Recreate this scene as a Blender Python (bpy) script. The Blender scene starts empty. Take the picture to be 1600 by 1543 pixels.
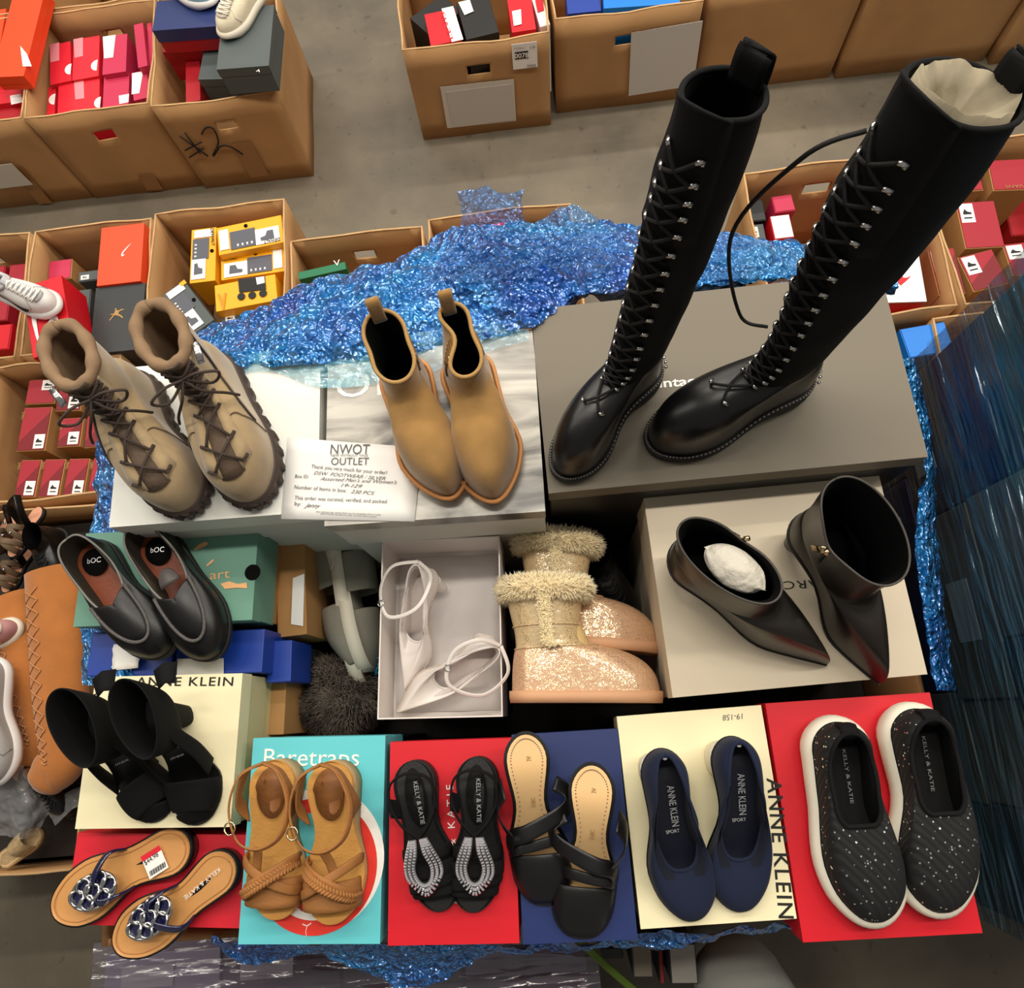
import bpy, math, random
from mathutils import Matrix, Vector, noise
PI=math.pi
SC=bpy.context.scene; COL=SC.collection
# ------------------------------------------------------------------ camera
CZ=2.3; FPX=1150.0; CX,CY=800.0,771.5
def _dirc(p): return Vector((p[0]-CX,-(p[1]-CY),-FPX))
_z=-_dirc((880,1110)); _z.normalize()
_y=_dirc((400,-3700)); _y=_y-_y.dot(_z)*_z; _y.normalize()
_x=_y.cross(_z)
ROT=Matrix((_x,_y,_z))           # camera coordinates -> world
cam=bpy.data.cameras.new('camera'); cam.sensor_fit='HORIZONTAL'; cam.sensor_width=36.0
cam.lens=FPX/1600*36.0; cam.clip_start=0.02; cam.clip_end=60
camo=bpy.data.objects.new('camera',cam); COL.objects.link(camo)
camo.matrix_world=Matrix.Translation((0,0,CZ))@ROT.to_4x4()
SC.camera=camo
# ------------------------------------------------------------------ light
w=bpy.data.worlds.new('warehouse_air'); SC.world=w; w.use_nodes=True
bg=w.node_tree.nodes['Background']; bg.inputs[0].default_value=(1.0,0.95,0.88,1); bg.inputs[1].default_value=0.18
def ceiling_lamp(x,y,z,sx,sy,e,rot=(0,0,0),col=(1,0.93,0.82)):
    l=bpy.data.lights.new('ceiling_lamp','AREA'); l.shape='RECTANGLE'; l.size=sx; l.size_y=sy; l.energy=e; l.color=col
    o=bpy.data.objects.new('ceiling_lamp',l); COL.objects.link(o); o.location=(x,y,z); o.rotation_euler=rot
for lx_ in (-3.4,-1.7,0.0,1.7,3.4):
    for ly_,le_ in ((0.9,25),(2.4,25),(4.2,22),(6.4,18)): ceiling_lamp(lx_,ly_,4.4,1.3,0.14,le_*(0.45 if (lx_<-1 and ly_<1) else 1.06))
SC.view_settings.view_transform='Standard'; SC.view_settings.look='None'
SC.view_settings.exposure=0.38; SC.view_settings.gamma=1.0; SC.view_settings.use_curve_mapping=False
# ------------------------------------------------------------------ helpers
def at(p,z):
    """the point of the horizontal plane at height z seen at pixel p"""
    d=ROT@_dirc(p); return Vector((0,0,CZ))+d*((z-CZ)/d.z)
def lin(c):
    return tuple((x/255/12.92 if x/255<=0.04045 else ((x/255+0.055)/1.055)**2.4) for x in c)+(1,)
MATS={}
def mat(name,c,r=0.6,bump=0.0,bs=60,var=0.0,vs=8,metal=0.0,spec=0.4,coat=0.0,sheen=0.0,c2=None,bdist=0.002,stretch=None,alpha=1.0,trans=0.0,kind='noise'):
    if name in MATS: return MATS[name]
    m=bpy.data.materials.new(name); m.use_nodes=True; nt=m.node_tree; b=nt.nodes['Principled BSDF']
    b.inputs['Base Color'].default_value=lin(c); b.inputs['Roughness'].default_value=r; b.inputs['Metallic'].default_value=metal
    b.inputs['Specular IOR Level'].default_value=spec; b.inputs['Coat Weight'].default_value=coat; b.inputs['Coat Roughness'].default_value=0.15
    b.inputs['Sheen Weight'].default_value=sheen; b.inputs['Alpha'].default_value=alpha; b.inputs['Transmission Weight'].default_value=trans
    tc=nt.nodes.new('ShaderNodeTexCoord'); mp=nt.nodes.new('ShaderNodeMapping'); nt.links.new(tc.outputs['Object'],mp.inputs[0])
    if stretch: mp.inputs['Scale'].default_value=stretch
    if var or c2:
        n=nt.nodes.new('ShaderNodeTexNoise'); n.inputs['Scale'].default_value=vs; n.inputs['Detail'].default_value=5
        nt.links.new(mp.outputs[0],n.inputs['Vector'])
        r2=nt.nodes.new('ShaderNodeValToRGB'); r2.color_ramp.elements[0].position=0.3; r2.color_ramp.elements[1].position=0.7
        d=lin(c)
        if c2: r2.color_ramp.elements[0].color=lin(c2); r2.color_ramp.elements[1].color=d
        else:
            r2.color_ramp.elements[0].color=tuple(x*(1-var) for x in d[:3])+(1,); r2.color_ramp.elements[1].color=tuple(min(1,x*(1+var)) for x in d[:3])+(1,)
        nt.links.new(n.outputs[0],r2.inputs[0]); nt.links.new(r2.outputs[0],b.inputs['Base Color'])
    if bump:
        if kind=='voronoi': n=nt.nodes.new('ShaderNodeTexVoronoi'); n.inputs['Scale'].default_value=bs; out=n.outputs['Distance']
        elif kind=='wave': n=nt.nodes.new('ShaderNodeTexWave'); n.inputs['Scale'].default_value=bs; n.inputs['Distortion'].default_value=0.6; out=n.outputs['Fac']
        else: n=nt.nodes.new('ShaderNodeTexNoise'); n.inputs['Scale'].default_value=bs; n.inputs['Detail'].default_value=4; out=n.outputs[0]
        nt.links.new(mp.outputs[0],n.inputs['Vector'])
        bp=nt.nodes.new('ShaderNodeBump'); bp.inputs['Strength'].default_value=bump; bp.inputs['Distance'].default_value=bdist
        nt.links.new(out,bp.inputs['Height']); nt.links.new(bp.outputs[0],b.inputs['Normal'])
    MATS[name]=m; return m
class MB:
    def __init__(s): s.v=[]; s.f=[]
    def add(s,v,f):
        o=len(s.v); s.v+= [Vector(p) for p in v]; s.f+= [tuple(i+o for i in q) for q in f]; return s
    def box(s,x0,x1,y0,y1,z0,z1):
        v=[(x,y,z) for z in (z0,z1) for y in (y0,y1) for x in (x0,x1)]
        return s.add(v,[(0,2,3,1),(4,5,7,6),(0,1,5,4),(2,6,7,3),(0,4,6,2),(1,3,7,5)])
    def loft(s,loops,close=True,cap0=False,cap1=False):
        n=len(loops[0]); v=[p for l in loops for p in l]; f=[]
        for j in range(len(loops)-1):
            for i in range(n if close else n-1):
                a=j*n+i; b=j*n+(i+1)%n; f.append((a,b,b+n,a+n))
        if cap0: f.append(tuple(reversed(range(n))))
        if cap1: f.append(tuple((len(loops)-1)*n+i for i in range(n)))
        return s.add(v,f)
    def tube(s,pts,r,n=8,rad=None):
        pts=[Vector(p) for p in pts]; loops=[]; up=None
        for i,p in enumerate(pts):
            t=(pts[min(i+1,len(pts)-1)]-pts[max(i-1,0)]); t=t.normalized() if t.length>1e-9 else Vector((0,0,1))
            if up is None: up=Vector((0,0,1)) if abs(t.z)<.9 else Vector((1,0,0))
            u=up-up.dot(t)*t
            if u.length<1e-4: u=t.orthogonal()
            u.normalize(); up=u; w_=t.cross(u); rr=(rad[i] if rad else r)
            loops.append([p+rr*(math.cos(2*PI*k/n)*u+math.sin(2*PI*k/n)*w_) for k in range(n)])
        return s.loft(loops,True,True,True)
    def ribbon(s,pts,w_,th,nrm=None):
        """flat band: pts path, w width, th thickness, nrm normals (one or list)"""
        pts=[Vector(p) for p in pts]; loops=[]
        for i,p in enumerate(pts):
            t=(pts[min(i+1,len(pts)-1)]-pts[max(i-1,0)]).normalized()
            nn=Vector(nrm[i] if isinstance(nrm,list) else (nrm or (0,0,1)))
            nn=nn-nn.dot(t)*t
            if nn.length<1e-4: nn=t.orthogonal()
            nn.normalize(); sd=t.cross(nn); ww=(w_[i] if isinstance(w_,(list,tuple)) else w_)/2
            loops.append([p+sd*ww*a+nn*th*b for a,b in ((-1,-.35),(-.97,.3),(-.6,.5),(0,.55),(.6,.5),(.97,.3),(1,-.35),(.6,-.5),(-.6,-.5))])
        return s.loft(loops,True,True,True)
    def deck(s,loop,nx=6,crown=0,dz=0):
        n=len(loop); h=n//2; rows=[]
        for i in range(1,h):
            a=Vector(loop[i]); b=Vector(loop[n-i]); rows.append([a.lerp(b,k/nx)+Vector((0,0,dz+crown*(1-(2*k/nx-1)**2))) for k in range(nx+1)])
        v=[p for r in rows for p in r]; f=[]
        for j in range(len(rows)-1):
            for k in range(nx): a=j*(nx+1)+k; f.append((a,a+1,a+nx+2,a+nx+1))
        o=len(v); v.append(Vector(loop[0])+Vector((0,0,dz))); v.append(Vector(loop[h])+Vector((0,0,dz)))
        for k in range(nx): f.append((o,k+1,k)); q=(len(rows)-1)*(nx+1)+k; f.append((q,q+1,o+1))
        return s.add(v,f)
    def poly(s,pts,z0,z1):
        n=len(pts); a=[(p[0],p[1],z0) for p in pts]; b=[(p[0],p[1],z1) for p in pts]; return s.loft([a,b],True,True,True)
    def build(s,name,m,parent=None,world=False,smooth=True,sub=0,bevel=0,solid=0,label=None):
        me=bpy.data.meshes.new(name); vs=s.v
        if world and parent is not None:
            inv=parent.matrix_basis.inverted(); vs=[inv@p for p in vs]
        me.from_pydata([tuple(p) for p in vs],[],s.f); me.materials.append(m); me.validate()
        if smooth:
            for p in me.polygons: p.use_smooth=True
        o=bpy.data.objects.new(name,me); COL.objects.link(o)
        if parent is not None: o.parent=parent
        if solid: q=o.modifiers.new('solid','SOLIDIFY'); q.thickness=solid; q.offset=-1
        if bevel: q=o.modifiers.new('bevel','BEVEL'); q.width=bevel; q.segments=2; q.limit_method='ANGLE'
        if sub: q=o.modifiers.new('sub','SUBSURF'); q.levels=sub; q.render_levels=sub
        if label: o['label']=label
        return o
def fixn(o):
    import bmesh
    b=bmesh.new(); b.from_mesh(o.data); bmesh.ops.recalc_face_normals(b,faces=b.faces); b.to_mesh(o.data); b.free(); return o
def thing(name,label,cat,M=None,group=None):
    o=bpy.data.objects.new(name,None); COL.objects.link(o); o.empty_display_size=0.03
    if M is not None: o.matrix_basis=M
    o['label']=label; o['category']=cat
    if group: o['group']=group
    return o
def tag(o,label,cat,group=None,kind=None):
    o['label']=label; o['category']=cat
    if group: o['group']=group
    if kind: o['kind']=kind
    return o
def struct(o): o['kind']='structure'; return o
def cr(pts,n,closed=False):
    pts=[Vector(p) for p in pts]; m=len(pts); out=[]; seg=m if closed else m-1
    for i in range(n):
        u=i/n*seg if closed else i/(n-1)*seg
        k=min(int(u),seg-1); t=u-k
        g=(lambda q: pts[q%m]) if closed else (lambda q: pts[max(0,min(m-1,q))])
        a,b,c,d=g(k-1),g(k),g(k+1),g(k+2)
        out.append(0.5*((2*b)+(c-a)*t+(2*a-5*b+4*c-d)*t*t+(3*b-a-3*c+d)*t**3))
    return out
def interp(x,xs,ys):
    if x<=xs[0]: return ys[0]
    for i in range(1,len(xs)):
        if x<=xs[i]:
            t=(x-xs[i-1])/(xs[i]-xs[i-1]); t=t*t*(3-2*t); return ys[i-1]*(1-t)+ys[i]*t
    return ys[-1]
def frame(o,x,y,z=None):
    x=Vector(x).normalized(); z=Vector(z or (0,0,1)); y=Vector(y) if y is not None else z.cross(x); 
    m=Matrix((x,y.normalized(),x.cross(y).normalized())).transposed().to_4x4(); m.translation=o; return m
# ---- writing: lettering laid between two points, kept in the plane (xdir, up)
def text(s,p0,p1,up,cap,m,parent,name='printed_text',shear=0,track=1.0,lift=0.0006,bold=0.0,align=0):
    """p0 start of baseline, p1 end, up: vector of cap direction, cap: cap height in metres; p0,p1 world points"""
    c=bpy.data.curves.new('t','FONT'); c.body=s; c.size=1; c.space_character=track; c.offset=bold; c.resolution_u=3; c.shear=shear
    t=bpy.data.objects.new('t',c); COL.objects.link(t); dg=bpy.context.evaluated_depsgraph_get(); dg.update()
    me=bpy.data.meshes.new_from_object(t.evaluated_get(dg)); COL.objects.unlink(t); bpy.data.objects.remove(t)
    if not me.vertices: return None
    xs=[v.co.x for v in me.vertices]; x0,x1=min(xs),max(xs)
    X=Vector(p1)-Vector(p0); up=Vector(up); up=(up-up.dot(X)/X.dot(X)*X).normalized(); N=X.normalized().cross(up)
    ys=cap/0.69; inv=parent.matrix_basis.inverted() if parent is not None else Matrix()
    for v in me.vertices:
        v.co=inv@(Vector(p0)+X*((v.co.x-x0)/(x1-x0))+up*(v.co.y*ys)+N*lift)
    me.name=name; me.materials.clear(); me.materials.append(m)
    o=bpy.data.objects.new(name,me); COL.objects.link(o); o.parent=parent
    return o
def wtext(s,a,b,z,cap,m,parent,**k):
    """horizontal writing on plane z between pixels a,b; reading direction a->b, up is to the left of it"""
    p0=at(a,z); p1=at(b,z); X=p1-p0; up=Vector((0,0,1)).cross(X); return text(s,p0,p1,up,cap,m,parent,**k)
def quad(px,z,m,parent,name,lift=0.0008,label=None,mbk=None):
    b=MB(); P=[at(p,z)+Vector((0,0,lift)) for p in px]
    n=len(P); b.loft([P,[p+Vector((0,0,0.0005)) for p in P]],True,True,True)
    return fixn(b.build(name,m,parent,world=True,smooth=False,label=label))
# ------------------------------------------------------------------ materials
M_card=mat('cardboard',(176,134,88),.85,.25,90,.10,5,bdist=.001)
M_card2=mat('cardboard_dark',(150,108,66),.85,.2,90,.10,5,bdist=.001)
M_cardedge=mat('cardboard_edge',(196,158,112),.9,.5,300,.1,30,bdist=.001)
M_tape=mat('packing_tape',(150,105,60),.25,0,spec=.6)
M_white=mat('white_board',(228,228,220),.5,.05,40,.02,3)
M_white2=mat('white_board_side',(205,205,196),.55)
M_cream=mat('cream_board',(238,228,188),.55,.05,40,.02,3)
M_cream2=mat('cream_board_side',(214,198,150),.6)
M_creamgrey=mat('putty_board',(206,192,168),.5,.05,40,.02,3)
M_red=mat('red_board',(206,16,34),.5,.06,60,.03,3)
M_red2=mat('deep_red_board',(168,20,32),.5,.06,60)
M_maroon=mat('maroon_board',(160,26,44),.5,.06,60)
M_pink=mat('raspberry_board',(190,44,80),.5,.06,60)
M_scarlet=mat('scarlet_board',(214,30,48),.5,.06,60)
M_navy=mat('navy_board',(30,46,98),.45,.05,60)
M_blueb=mat('royal_blue_board',(22,58,150),.4,.05,60)
M_bright=mat('bright_blue_board',(10,120,215),.4,.05,60)
M_teal=mat('turquoise_board',(96,196,204),.45,.04,60)
M_greenb=mat('sage_green_board',(100,146,128),.55,.05,60,.03,4)
M_dkgreen=mat('dark_green_board',(20,110,74),.5)
M_greyb=mat('grey_board',(112,104,90),.6,.1,150,.03,3)
M_greyd=mat('slate_board',(78,86,86),.55)
M_charc=mat('charcoal_board',(48,52,54),.5)
M_blackb=mat('black_board',(22,21,22),.5)
M_orange=mat('orange_board',(236,72,30),.45)
M_yellow=mat('yellow_board',(240,170,20),.45)
M_ink=mat('black_ink',(24,22,22),.6); M_inkg=mat('grey_ink',(90,90,90),.6); M_wink=mat('white_ink',(240,238,232),.5)
M_goldink=mat('gold_ink',(168,130,76),.45,metal=.3)
M_sil=mat('silver_ink',(215,215,215),.3,metal=.5)
M_paper=mat('white_paper',(240,238,234),.6)
M_pouch=mat('clear_pouch_paper',(206,200,190),.3,.3,14,bdist=.003)
M_kraft=mat('kraft_board',(178,132,80),.8,.1,90,.05,6)
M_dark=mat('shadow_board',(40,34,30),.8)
M_blk=mat('black_leather',(16,15,16),.33,.2,220,.0,bdist=.0005,spec=.45)
M_blk_soft=mat('black_soft_leather',(19,18,19),.36,.3,300,bdist=.0004,spec=.4)
M_brblk=mat('dark_brown_black_leather',(30,25,21),.34,.15,260,bdist=.0004,spec=.45)
M_nub=mat('black_nubuck',(15,15,16),.85,.3,400,bdist=.0006,spec=.2)
M_blkf=mat('black_fabric',(18,18,19),.9,.3,500,bdist=.0005,spec=.2)
M_lin=mat('black_lining',(12,12,13),.95,spec=.1)
M_rub=mat('black_rubber',(24,23,23),.6,.4,160,bdist=.001)
M_taupe=mat('taupe_suede',(164,141,106),.95,.5,260,.18,14,bdist=.0008,sheen=.4)
M_taupe2=mat('taupe_lining',(134,108,82),.9,.3,150,.12,20)
M_brsole=mat('dark_brown_rubber',(66,54,48),.6,.3,120,bdist=.001)
M_lace=mat('brown_lace',(62,50,44),.85,.5,600,bdist=.0005)
M_blace=mat('black_lace',(16,15,16),.75,.4,600,bdist=.0005)
M_tan=mat('tan_suede',(156,118,66),.95,.4,260,.26,16,bdist=.0008,sheen=.4)
M_tansole=mat('tan_rubber',(188,132,76),.6,.1,100)
M_gum=mat('cognac_sole',(190,130,74),.55)
M_steel=mat('steel',(200,200,200),.22,metal=1)
M_gold=mat('pale_gold_metal',(225,200,160),.18,metal=1)
M_insbr=mat('brown_leather_insole',(120,58,32),.4,.15,200,.15,10)
M_flip=mat('tan_leather_insole',(204,148,88),.42,.12,120,.04,6)
M_sand=mat('brown_nubuck_strap',(156,104,54),.7,.3,260,.12,30)
M_sandf=mat('honey_suede_footbed',(202,148,76),.85,.35,260,.10,16)
M_cork=mat('jute_wedge',(176,150,110),.85,.8,130,.25,60,bdist=.002,stretch=(1,1,6))
M_beige=mat('beige_leather',(226,186,132),.45,.1,120,.03,6)
M_navyk=mat('navy_knit',(28,35,58),.9,.4,520,bdist=.0005,sheen=.05,spec=.2)
M_navypat=mat('navy_patent',(20,22,60),.12,coat=1)
M_whr=mat('white_foam',(232,224,206),.6)
M_whl=mat('white_leather',(228,220,214),.4,.1,100)
M_greysu=mat('grey_suede',(140,136,124),.9,.3,200,.1,12)
M_furc=mat('cream_fleece',(252,234,192),.9,sheen=.5)
M_furg=mat('grey_brown_fur',(136,122,110),.9,.0,10,.0,34,c2=(48,42,40))
M_cloth=mat('grey_trouser_cloth',(160,160,154),.9,.4,700,.08,8)
M_tissue=mat('tissue_paper',(210,204,190),.5,.8,40,bdist=.01)
M_plastic=mat('clear_plastic',(225,225,225),.08,.4,20,alpha=.22,spec=.8,bdist=.01)
# ------------------------------------------------------------------ surfaces with their own nodes
def film_mat(name,c,alpha,bs=26,strength=1.0,stretch=(1,1,1),c2=None,rough=.13,metal=0,bd=.03,thin=.22):
    m=bpy.data.materials.new(name); m.use_nodes=True; nt=m.node_tree; b=nt.nodes['Principled BSDF']
    b.inputs['Roughness'].default_value=rough; b.inputs['Specular IOR Level'].default_value=1.0
    b.inputs['Metallic'].default_value=metal; b.inputs['Coat Weight'].default_value=1.0; b.inputs['Coat Roughness'].default_value=.14; b.inputs['Coat IOR'].default_value=1.9
    tc=nt.nodes.new('ShaderNodeTexCoord'); mp=nt.nodes.new('ShaderNodeMapping'); mp.inputs['Scale'].default_value=stretch
    nt.links.new(tc.outputs['Object'],mp.inputs[0])
    n=nt.nodes.new('ShaderNodeTexNoise'); n.inputs['Scale'].default_value=7; n.inputs['Detail'].default_value=6; nt.links.new(mp.outputs[0],n.inputs['Vector'])
    r=nt.nodes.new('ShaderNodeValToRGB'); r.color_ramp.elements[0].position=.35; r.color_ramp.elements[1].position=.65
    r.color_ramp.elements[0].color=lin(c2 or c); r.color_ramp.elements[1].color=lin(c); nt.links.new(n.outputs[0],r.inputs[0]); nt.links.new(r.outputs[0],b.inputs['Base Color'])
    ra=nt.nodes.new('ShaderNodeMapRange'); ra.inputs[1].default_value=.3; ra.inputs[2].default_value=.7; ra.inputs[3].default_value=max(0,alpha-thin); ra.inputs[4].default_value=min(1,alpha+.15)
    nt.links.new(n.outputs[0],ra.inputs[0]); nt.links.new(ra.outputs[0],b.inputs['Alpha'])
    v=nt.nodes.new('ShaderNodeTexVoronoi'); v.inputs['Scale'].default_value=bs
    v2=nt.nodes.new('ShaderNodeTexVoronoi'); v2.inputs['Scale'].default_value=bs*2.7
    n2=nt.nodes.new('ShaderNodeTexNoise'); n2.inputs['Scale'].default_value=bs*.35; n2.inputs['Detail'].default_value=5
    nt.links.new(mp.outputs[0],n2.inputs['Vector'])
    mx=nt.nodes.new('ShaderNodeVectorMath'); mx.operation='MULTIPLY_ADD'; mx.inputs[1].default_value=(1.1/bs,)*3; nt.links.new(n2.outputs['Color'],mx.inputs[0]); nt.links.new(mp.outputs[0],mx.inputs[2])
    nt.links.new(mx.outputs[0],v.inputs['Vector']); nt.links.new(mx.outputs[0],v2.inputs['Vector'])
    ad=nt.nodes.new('ShaderNodeMath'); ad.operation='MULTIPLY_ADD'; ad.inputs[1].default_value=.45; nt.links.new(v2.outputs['Distance'],ad.inputs[0]); nt.links.new(v.outputs['Distance'],ad.inputs[2])
    bp=nt.nodes.new('ShaderNodeBump'); bp.inputs['Strength'].default_value=strength; bp.inputs['Distance'].default_value=bd
    nt.links.new(ad.outputs[0],bp.inputs['Height']); nt.links.new(bp.outputs[0],b.inputs['Normal']); nt.links.new(bp.outputs[0],b.inputs['Coat Normal'])
    return m
M_film=film_mat('blue_film',(34,160,240),.99,44,1.0,c2=(0,98,204),metal=.4,rough=.12,bd=.022,thin=.06)
M_filmthin=film_mat('blue_film_loose',(80,170,240),.62,55,1.0,c2=(20,120,215),metal=.35,rough=.12,bd=.022)
M_filmpal=film_mat('dark_blue_film',(66,122,142),.44,18,1.0,(1,.22,2.0),c2=(16,56,112),metal=.3,rough=.12,bd=.016)
M_filmpur=film_mat('clear_film',(120,112,130),.45,12,.6,(.4,2,1),c2=(80,72,96))
def floor_mat():
    m=bpy.data.materials.new('concrete'); m.use_nodes=True; nt=m.node_tree; b=nt.nodes['Principled BSDF']; b.inputs['Roughness'].default_value=.55
    tc=nt.nodes.new('ShaderNodeTexCoord')
    n=nt.nodes.new('ShaderNodeTexNoise'); n.inputs['Scale'].default_value=1.6; n.inputs['Detail'].default_value=9; n.inputs['Roughness'].default_value=.62; nt.links.new(tc.outputs['Object'],n.inputs['Vector'])
    r=nt.nodes.new('ShaderNodeValToRGB'); e=r.color_ramp.elements; e[0].position=.33; e[0].color=lin((84,77,66)); e[1].position=.68; e[1].color=lin((122,112,94))
    nt.links.new(n.outputs[0],r.inputs[0])
    s=nt.nodes.new('ShaderNodeTexNoise'); s.inputs['Scale'].default_value=26; s.inputs['Detail'].default_value=3; nt.links.new(tc.outputs['Object'],s.inputs['Vector'])
    r2=nt.nodes.new('ShaderNodeValToRGB'); e=r2.color_ramp.elements; e[0].position=.28; e[0].color=(.62,.62,.62,1); e[1].position=.36; e[1].color=(1,1,1,1); nt.links.new(s.outputs[0],r2.inputs[0])
    mx=nt.nodes.new('ShaderNodeMix'); mx.data_type='RGBA'; mx.blend_type='MULTIPLY'; mx.inputs[0].default_value=.8
    nt.links.new(r.outputs[0],mx.inputs[6]); nt.links.new(r2.outputs[0],mx.inputs[7]); nt.links.new(mx.outputs[2],b.inputs['Base Color'])
    return m
def glitter(name,base,spk,scale,thr,rough=.8,metal=0,bump=0,wave=False,sz=.35):
    """cloth or leather with small bright metallic specks"""
    m=bpy.data.materials.new(name); m.use_nodes=True; nt=m.node_tree; b=nt.nodes['Principled BSDF']
    tc=nt.nodes.new('ShaderNodeTexCoord'); v=nt.nodes.new('ShaderNodeTexVoronoi'); v.inputs['Scale'].default_value=scale; nt.links.new(tc.outputs['Object'],v.inputs['Vector'])
    sp=nt.nodes.new('ShaderNodeSeparateColor'); nt.links.new(v.outputs['Color'],sp.inputs[0])
    g=nt.nodes.new('ShaderNodeMath'); g.operation='GREATER_THAN'; g.inputs[1].default_value=thr; nt.links.new(sp.outputs[0],g.inputs[0])
    l=nt.nodes.new('ShaderNodeMath'); l.operation='LESS_THAN'; l.inputs[1].default_value=sz; nt.links.new(v.outputs['Distance'],l.inputs[0])
    k=nt.nodes.new('ShaderNodeMath'); k.operation='MULTIPLY'; nt.links.new(g.outputs[0],k.inputs[0]); nt.links.new(l.outputs[0],k.inputs[1])
    mx=nt.nodes.new('ShaderNodeMix'); mx.data_type='RGBA'; mx.inputs[6].default_value=lin(base); mx.inputs[7].default_value=lin(spk)
    nt.links.new(k.outputs[0],mx.inputs[0]); nt.links.new(mx.outputs[2],b.inputs['Base Color'])
    rr=nt.nodes.new('ShaderNodeMapRange'); rr.inputs[3].default_value=rough; rr.inputs[4].default_value=.25; nt.links.new(k.outputs[0],rr.inputs[0]); nt.links.new(rr.outputs[0],b.inputs['Roughness'])
    nt.links.new(k.outputs[0],b.inputs['Metallic']) if not metal else None
    if metal: b.inputs['Metallic'].default_value=metal
    if bump:
        n=nt.nodes.new('ShaderNodeTexWave' if wave else 'ShaderNodeTexNoise'); n.inputs['Scale'].default_value=bump
        if wave: n.bands_direction='DIAGONAL'; n.inputs['Distortion'].default_value=1.5
        nt.links.new(tc.outputs['Object'],n.inputs['Vector']); bp=nt.nodes.new('ShaderNodeBump'); bp.inputs['Strength'].default_value=.5; bp.inputs['Distance'].default_value=.0015
        nt.links.new(n.outputs[0],bp.inputs['Height']); nt.links.new(bp.outputs[0],b.inputs['Normal'])
    return m
M_knit=glitter('black_knit_with_sequins',(13,13,14),(250,250,250),300,.90,bump=55,wave=True,sz=.40)
M_rose=glitter('rose_gold_shimmer_leather',(200,158,124),(250,226,180),900,.6,rough=.45,bump=120,sz=.5)
M_rose2=glitter('pale_gold_shimmer_leather',(206,178,134),(250,238,204),900,.6,rough=.42,bump=120,sz=.5)
def silver_print():
    m=bpy.data.materials.new('silver_photo_print'); m.use_nodes=True; nt=m.node_tree; b=nt.nodes['Principled BSDF']; b.inputs['Roughness'].default_value=.3
    tc=nt.nodes.new('ShaderNodeTexCoord'); mp=nt.nodes.new('ShaderNodeMapping'); mp.inputs['Rotation'].default_value=(0,0,.5); mp.inputs['Scale'].default_value=(3.2,9,1); nt.links.new(tc.outputs['Object'],mp.inputs[0])
    n=nt.nodes.new('ShaderNodeTexNoise'); n.inputs['Scale'].default_value=1.3; n.inputs['Detail'].default_value=8; n.inputs['Distortion'].default_value=1.4; nt.links.new(mp.outputs[0],n.inputs['Vector'])
    r=nt.nodes.new('ShaderNodeValToRGB'); e=r.color_ramp.elements; e[0].position=.36; e[0].color=lin((80,77,74)); e[1].position=.60; e[1].color=lin((196,192,182)); nt.links.new(n.outputs[0],r.inputs[0]); nt.links.new(r.outputs[0],b.inputs['Base Color'])
    b.inputs['Metallic'].default_value=.1; return m
M_silver=silver_print()
# ------------------------------------------------------------------ setting
b=MB(); b.add([(-7,-5,0),(7,-5,0),(7,9,0),(-7,9,0)],[(0,1,2,3)]); struct(b.build('floor',floor_mat(),smooth=False))
M_wall=mat('painted_block_wall',(150,146,138),.8,.2,20)
for nm,q in (('wall_back',[(-7,9,0),(7,9,0),(7,9,6),(-7,9,6)]),('wall_left',[(-7,-5,0),(-7,9,0),(-7,9,6),(-7,-5,6)]),('wall_right',[(7,9,0),(7,-5,0),(7,-5,6),(7,9,6)])):
    b=MB(); b.add(q,[(0,1,2,3)]); struct(b.build(nm,M_wall,smooth=False))
# ------------------------------------------------------------------ boxes
BOXES={}
def shoe_box(px,z,h,label,body,lid=None,lid_h=.03,cat='shoe box',name='shoe_box',group=None,bev=.0015,shrink=0,lidlabel=None):
    """px = top-left, top-right, bottom-right, bottom-left pixels of the top face at height z"""
    P=[at(p,z) for p in px]; c=sum(P,Vector())/4; X=((P[1]-P[0])+(P[2]-P[3])); wd=X.length/2-shrink; X.normalize(); Y=Vector((0,0,1)).cross(X)
    dp=((P[0]-P[3]).dot(Y)+(P[1]-P[2]).dot(Y))/2-shrink
    r=thing(name,label,cat,frame(Vector((c.x,c.y,z-h)),X,Y),group); r['_w']=wd; r['_d']=dp
    if lid is None: lid=body
    o=.0016
    b=MB(); b.box(-wd/2+o,wd/2-o,-dp/2+o,dp/2-o,0,h-.002); b.build('box_body',body,r,smooth=False,bevel=bev)
    if lid_h:
        b=MB(); W,D=wd/2,dp/2; k=.0012
        b.box(-W,W,-D,D,h-.0018,h)
        b.box(-W,W,-D,-D+k,h-lid_h,h-.0018); b.box(-W,W,D-k,D,h-lid_h,h-.0018); b.box(-W,-W+k,-D+k,D-k,h-lid_h,h-.0018); b.box(W-k,W,-D+k,D-k,h-lid_h,h-.0018)
        b.build('box_lid',lid,r,smooth=False,label=lidlabel)
    return r
def props_off(r):
    for k in ('_w','_d'):
        if k in r: del r[k]
def support(r,z0,n=1,col=M_charc,lab=None):
    """the boxes under a top box that carry it, down to z0"""
    w_,d_=r['_w']-.012,r['_d']-.012; z=r.matrix_basis.translation.z; hh=(z-z0)/n; 
    for i in range(n):
        m=r.matrix_basis.copy(); m.translation=Vector((m.translation.x,m.translation.y,z-hh*(i+1)))
        s=thing('shoe_box',(('upper ' if i==0 else 'lower ') if n>1 else '')+(lab or 'dark closed box under the '+r['label'].split(' with')[0].split(',')[0].split(' under')[0].split(' below')[0]),'shoe box',m,'boxes in the pile below the display')
        b=MB(); b.box(-w_/2,w_/2,-d_/2,d_/2,0.0002,hh-.0002); b.build('box_body',col,s,smooth=False,bevel=.001)
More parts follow.
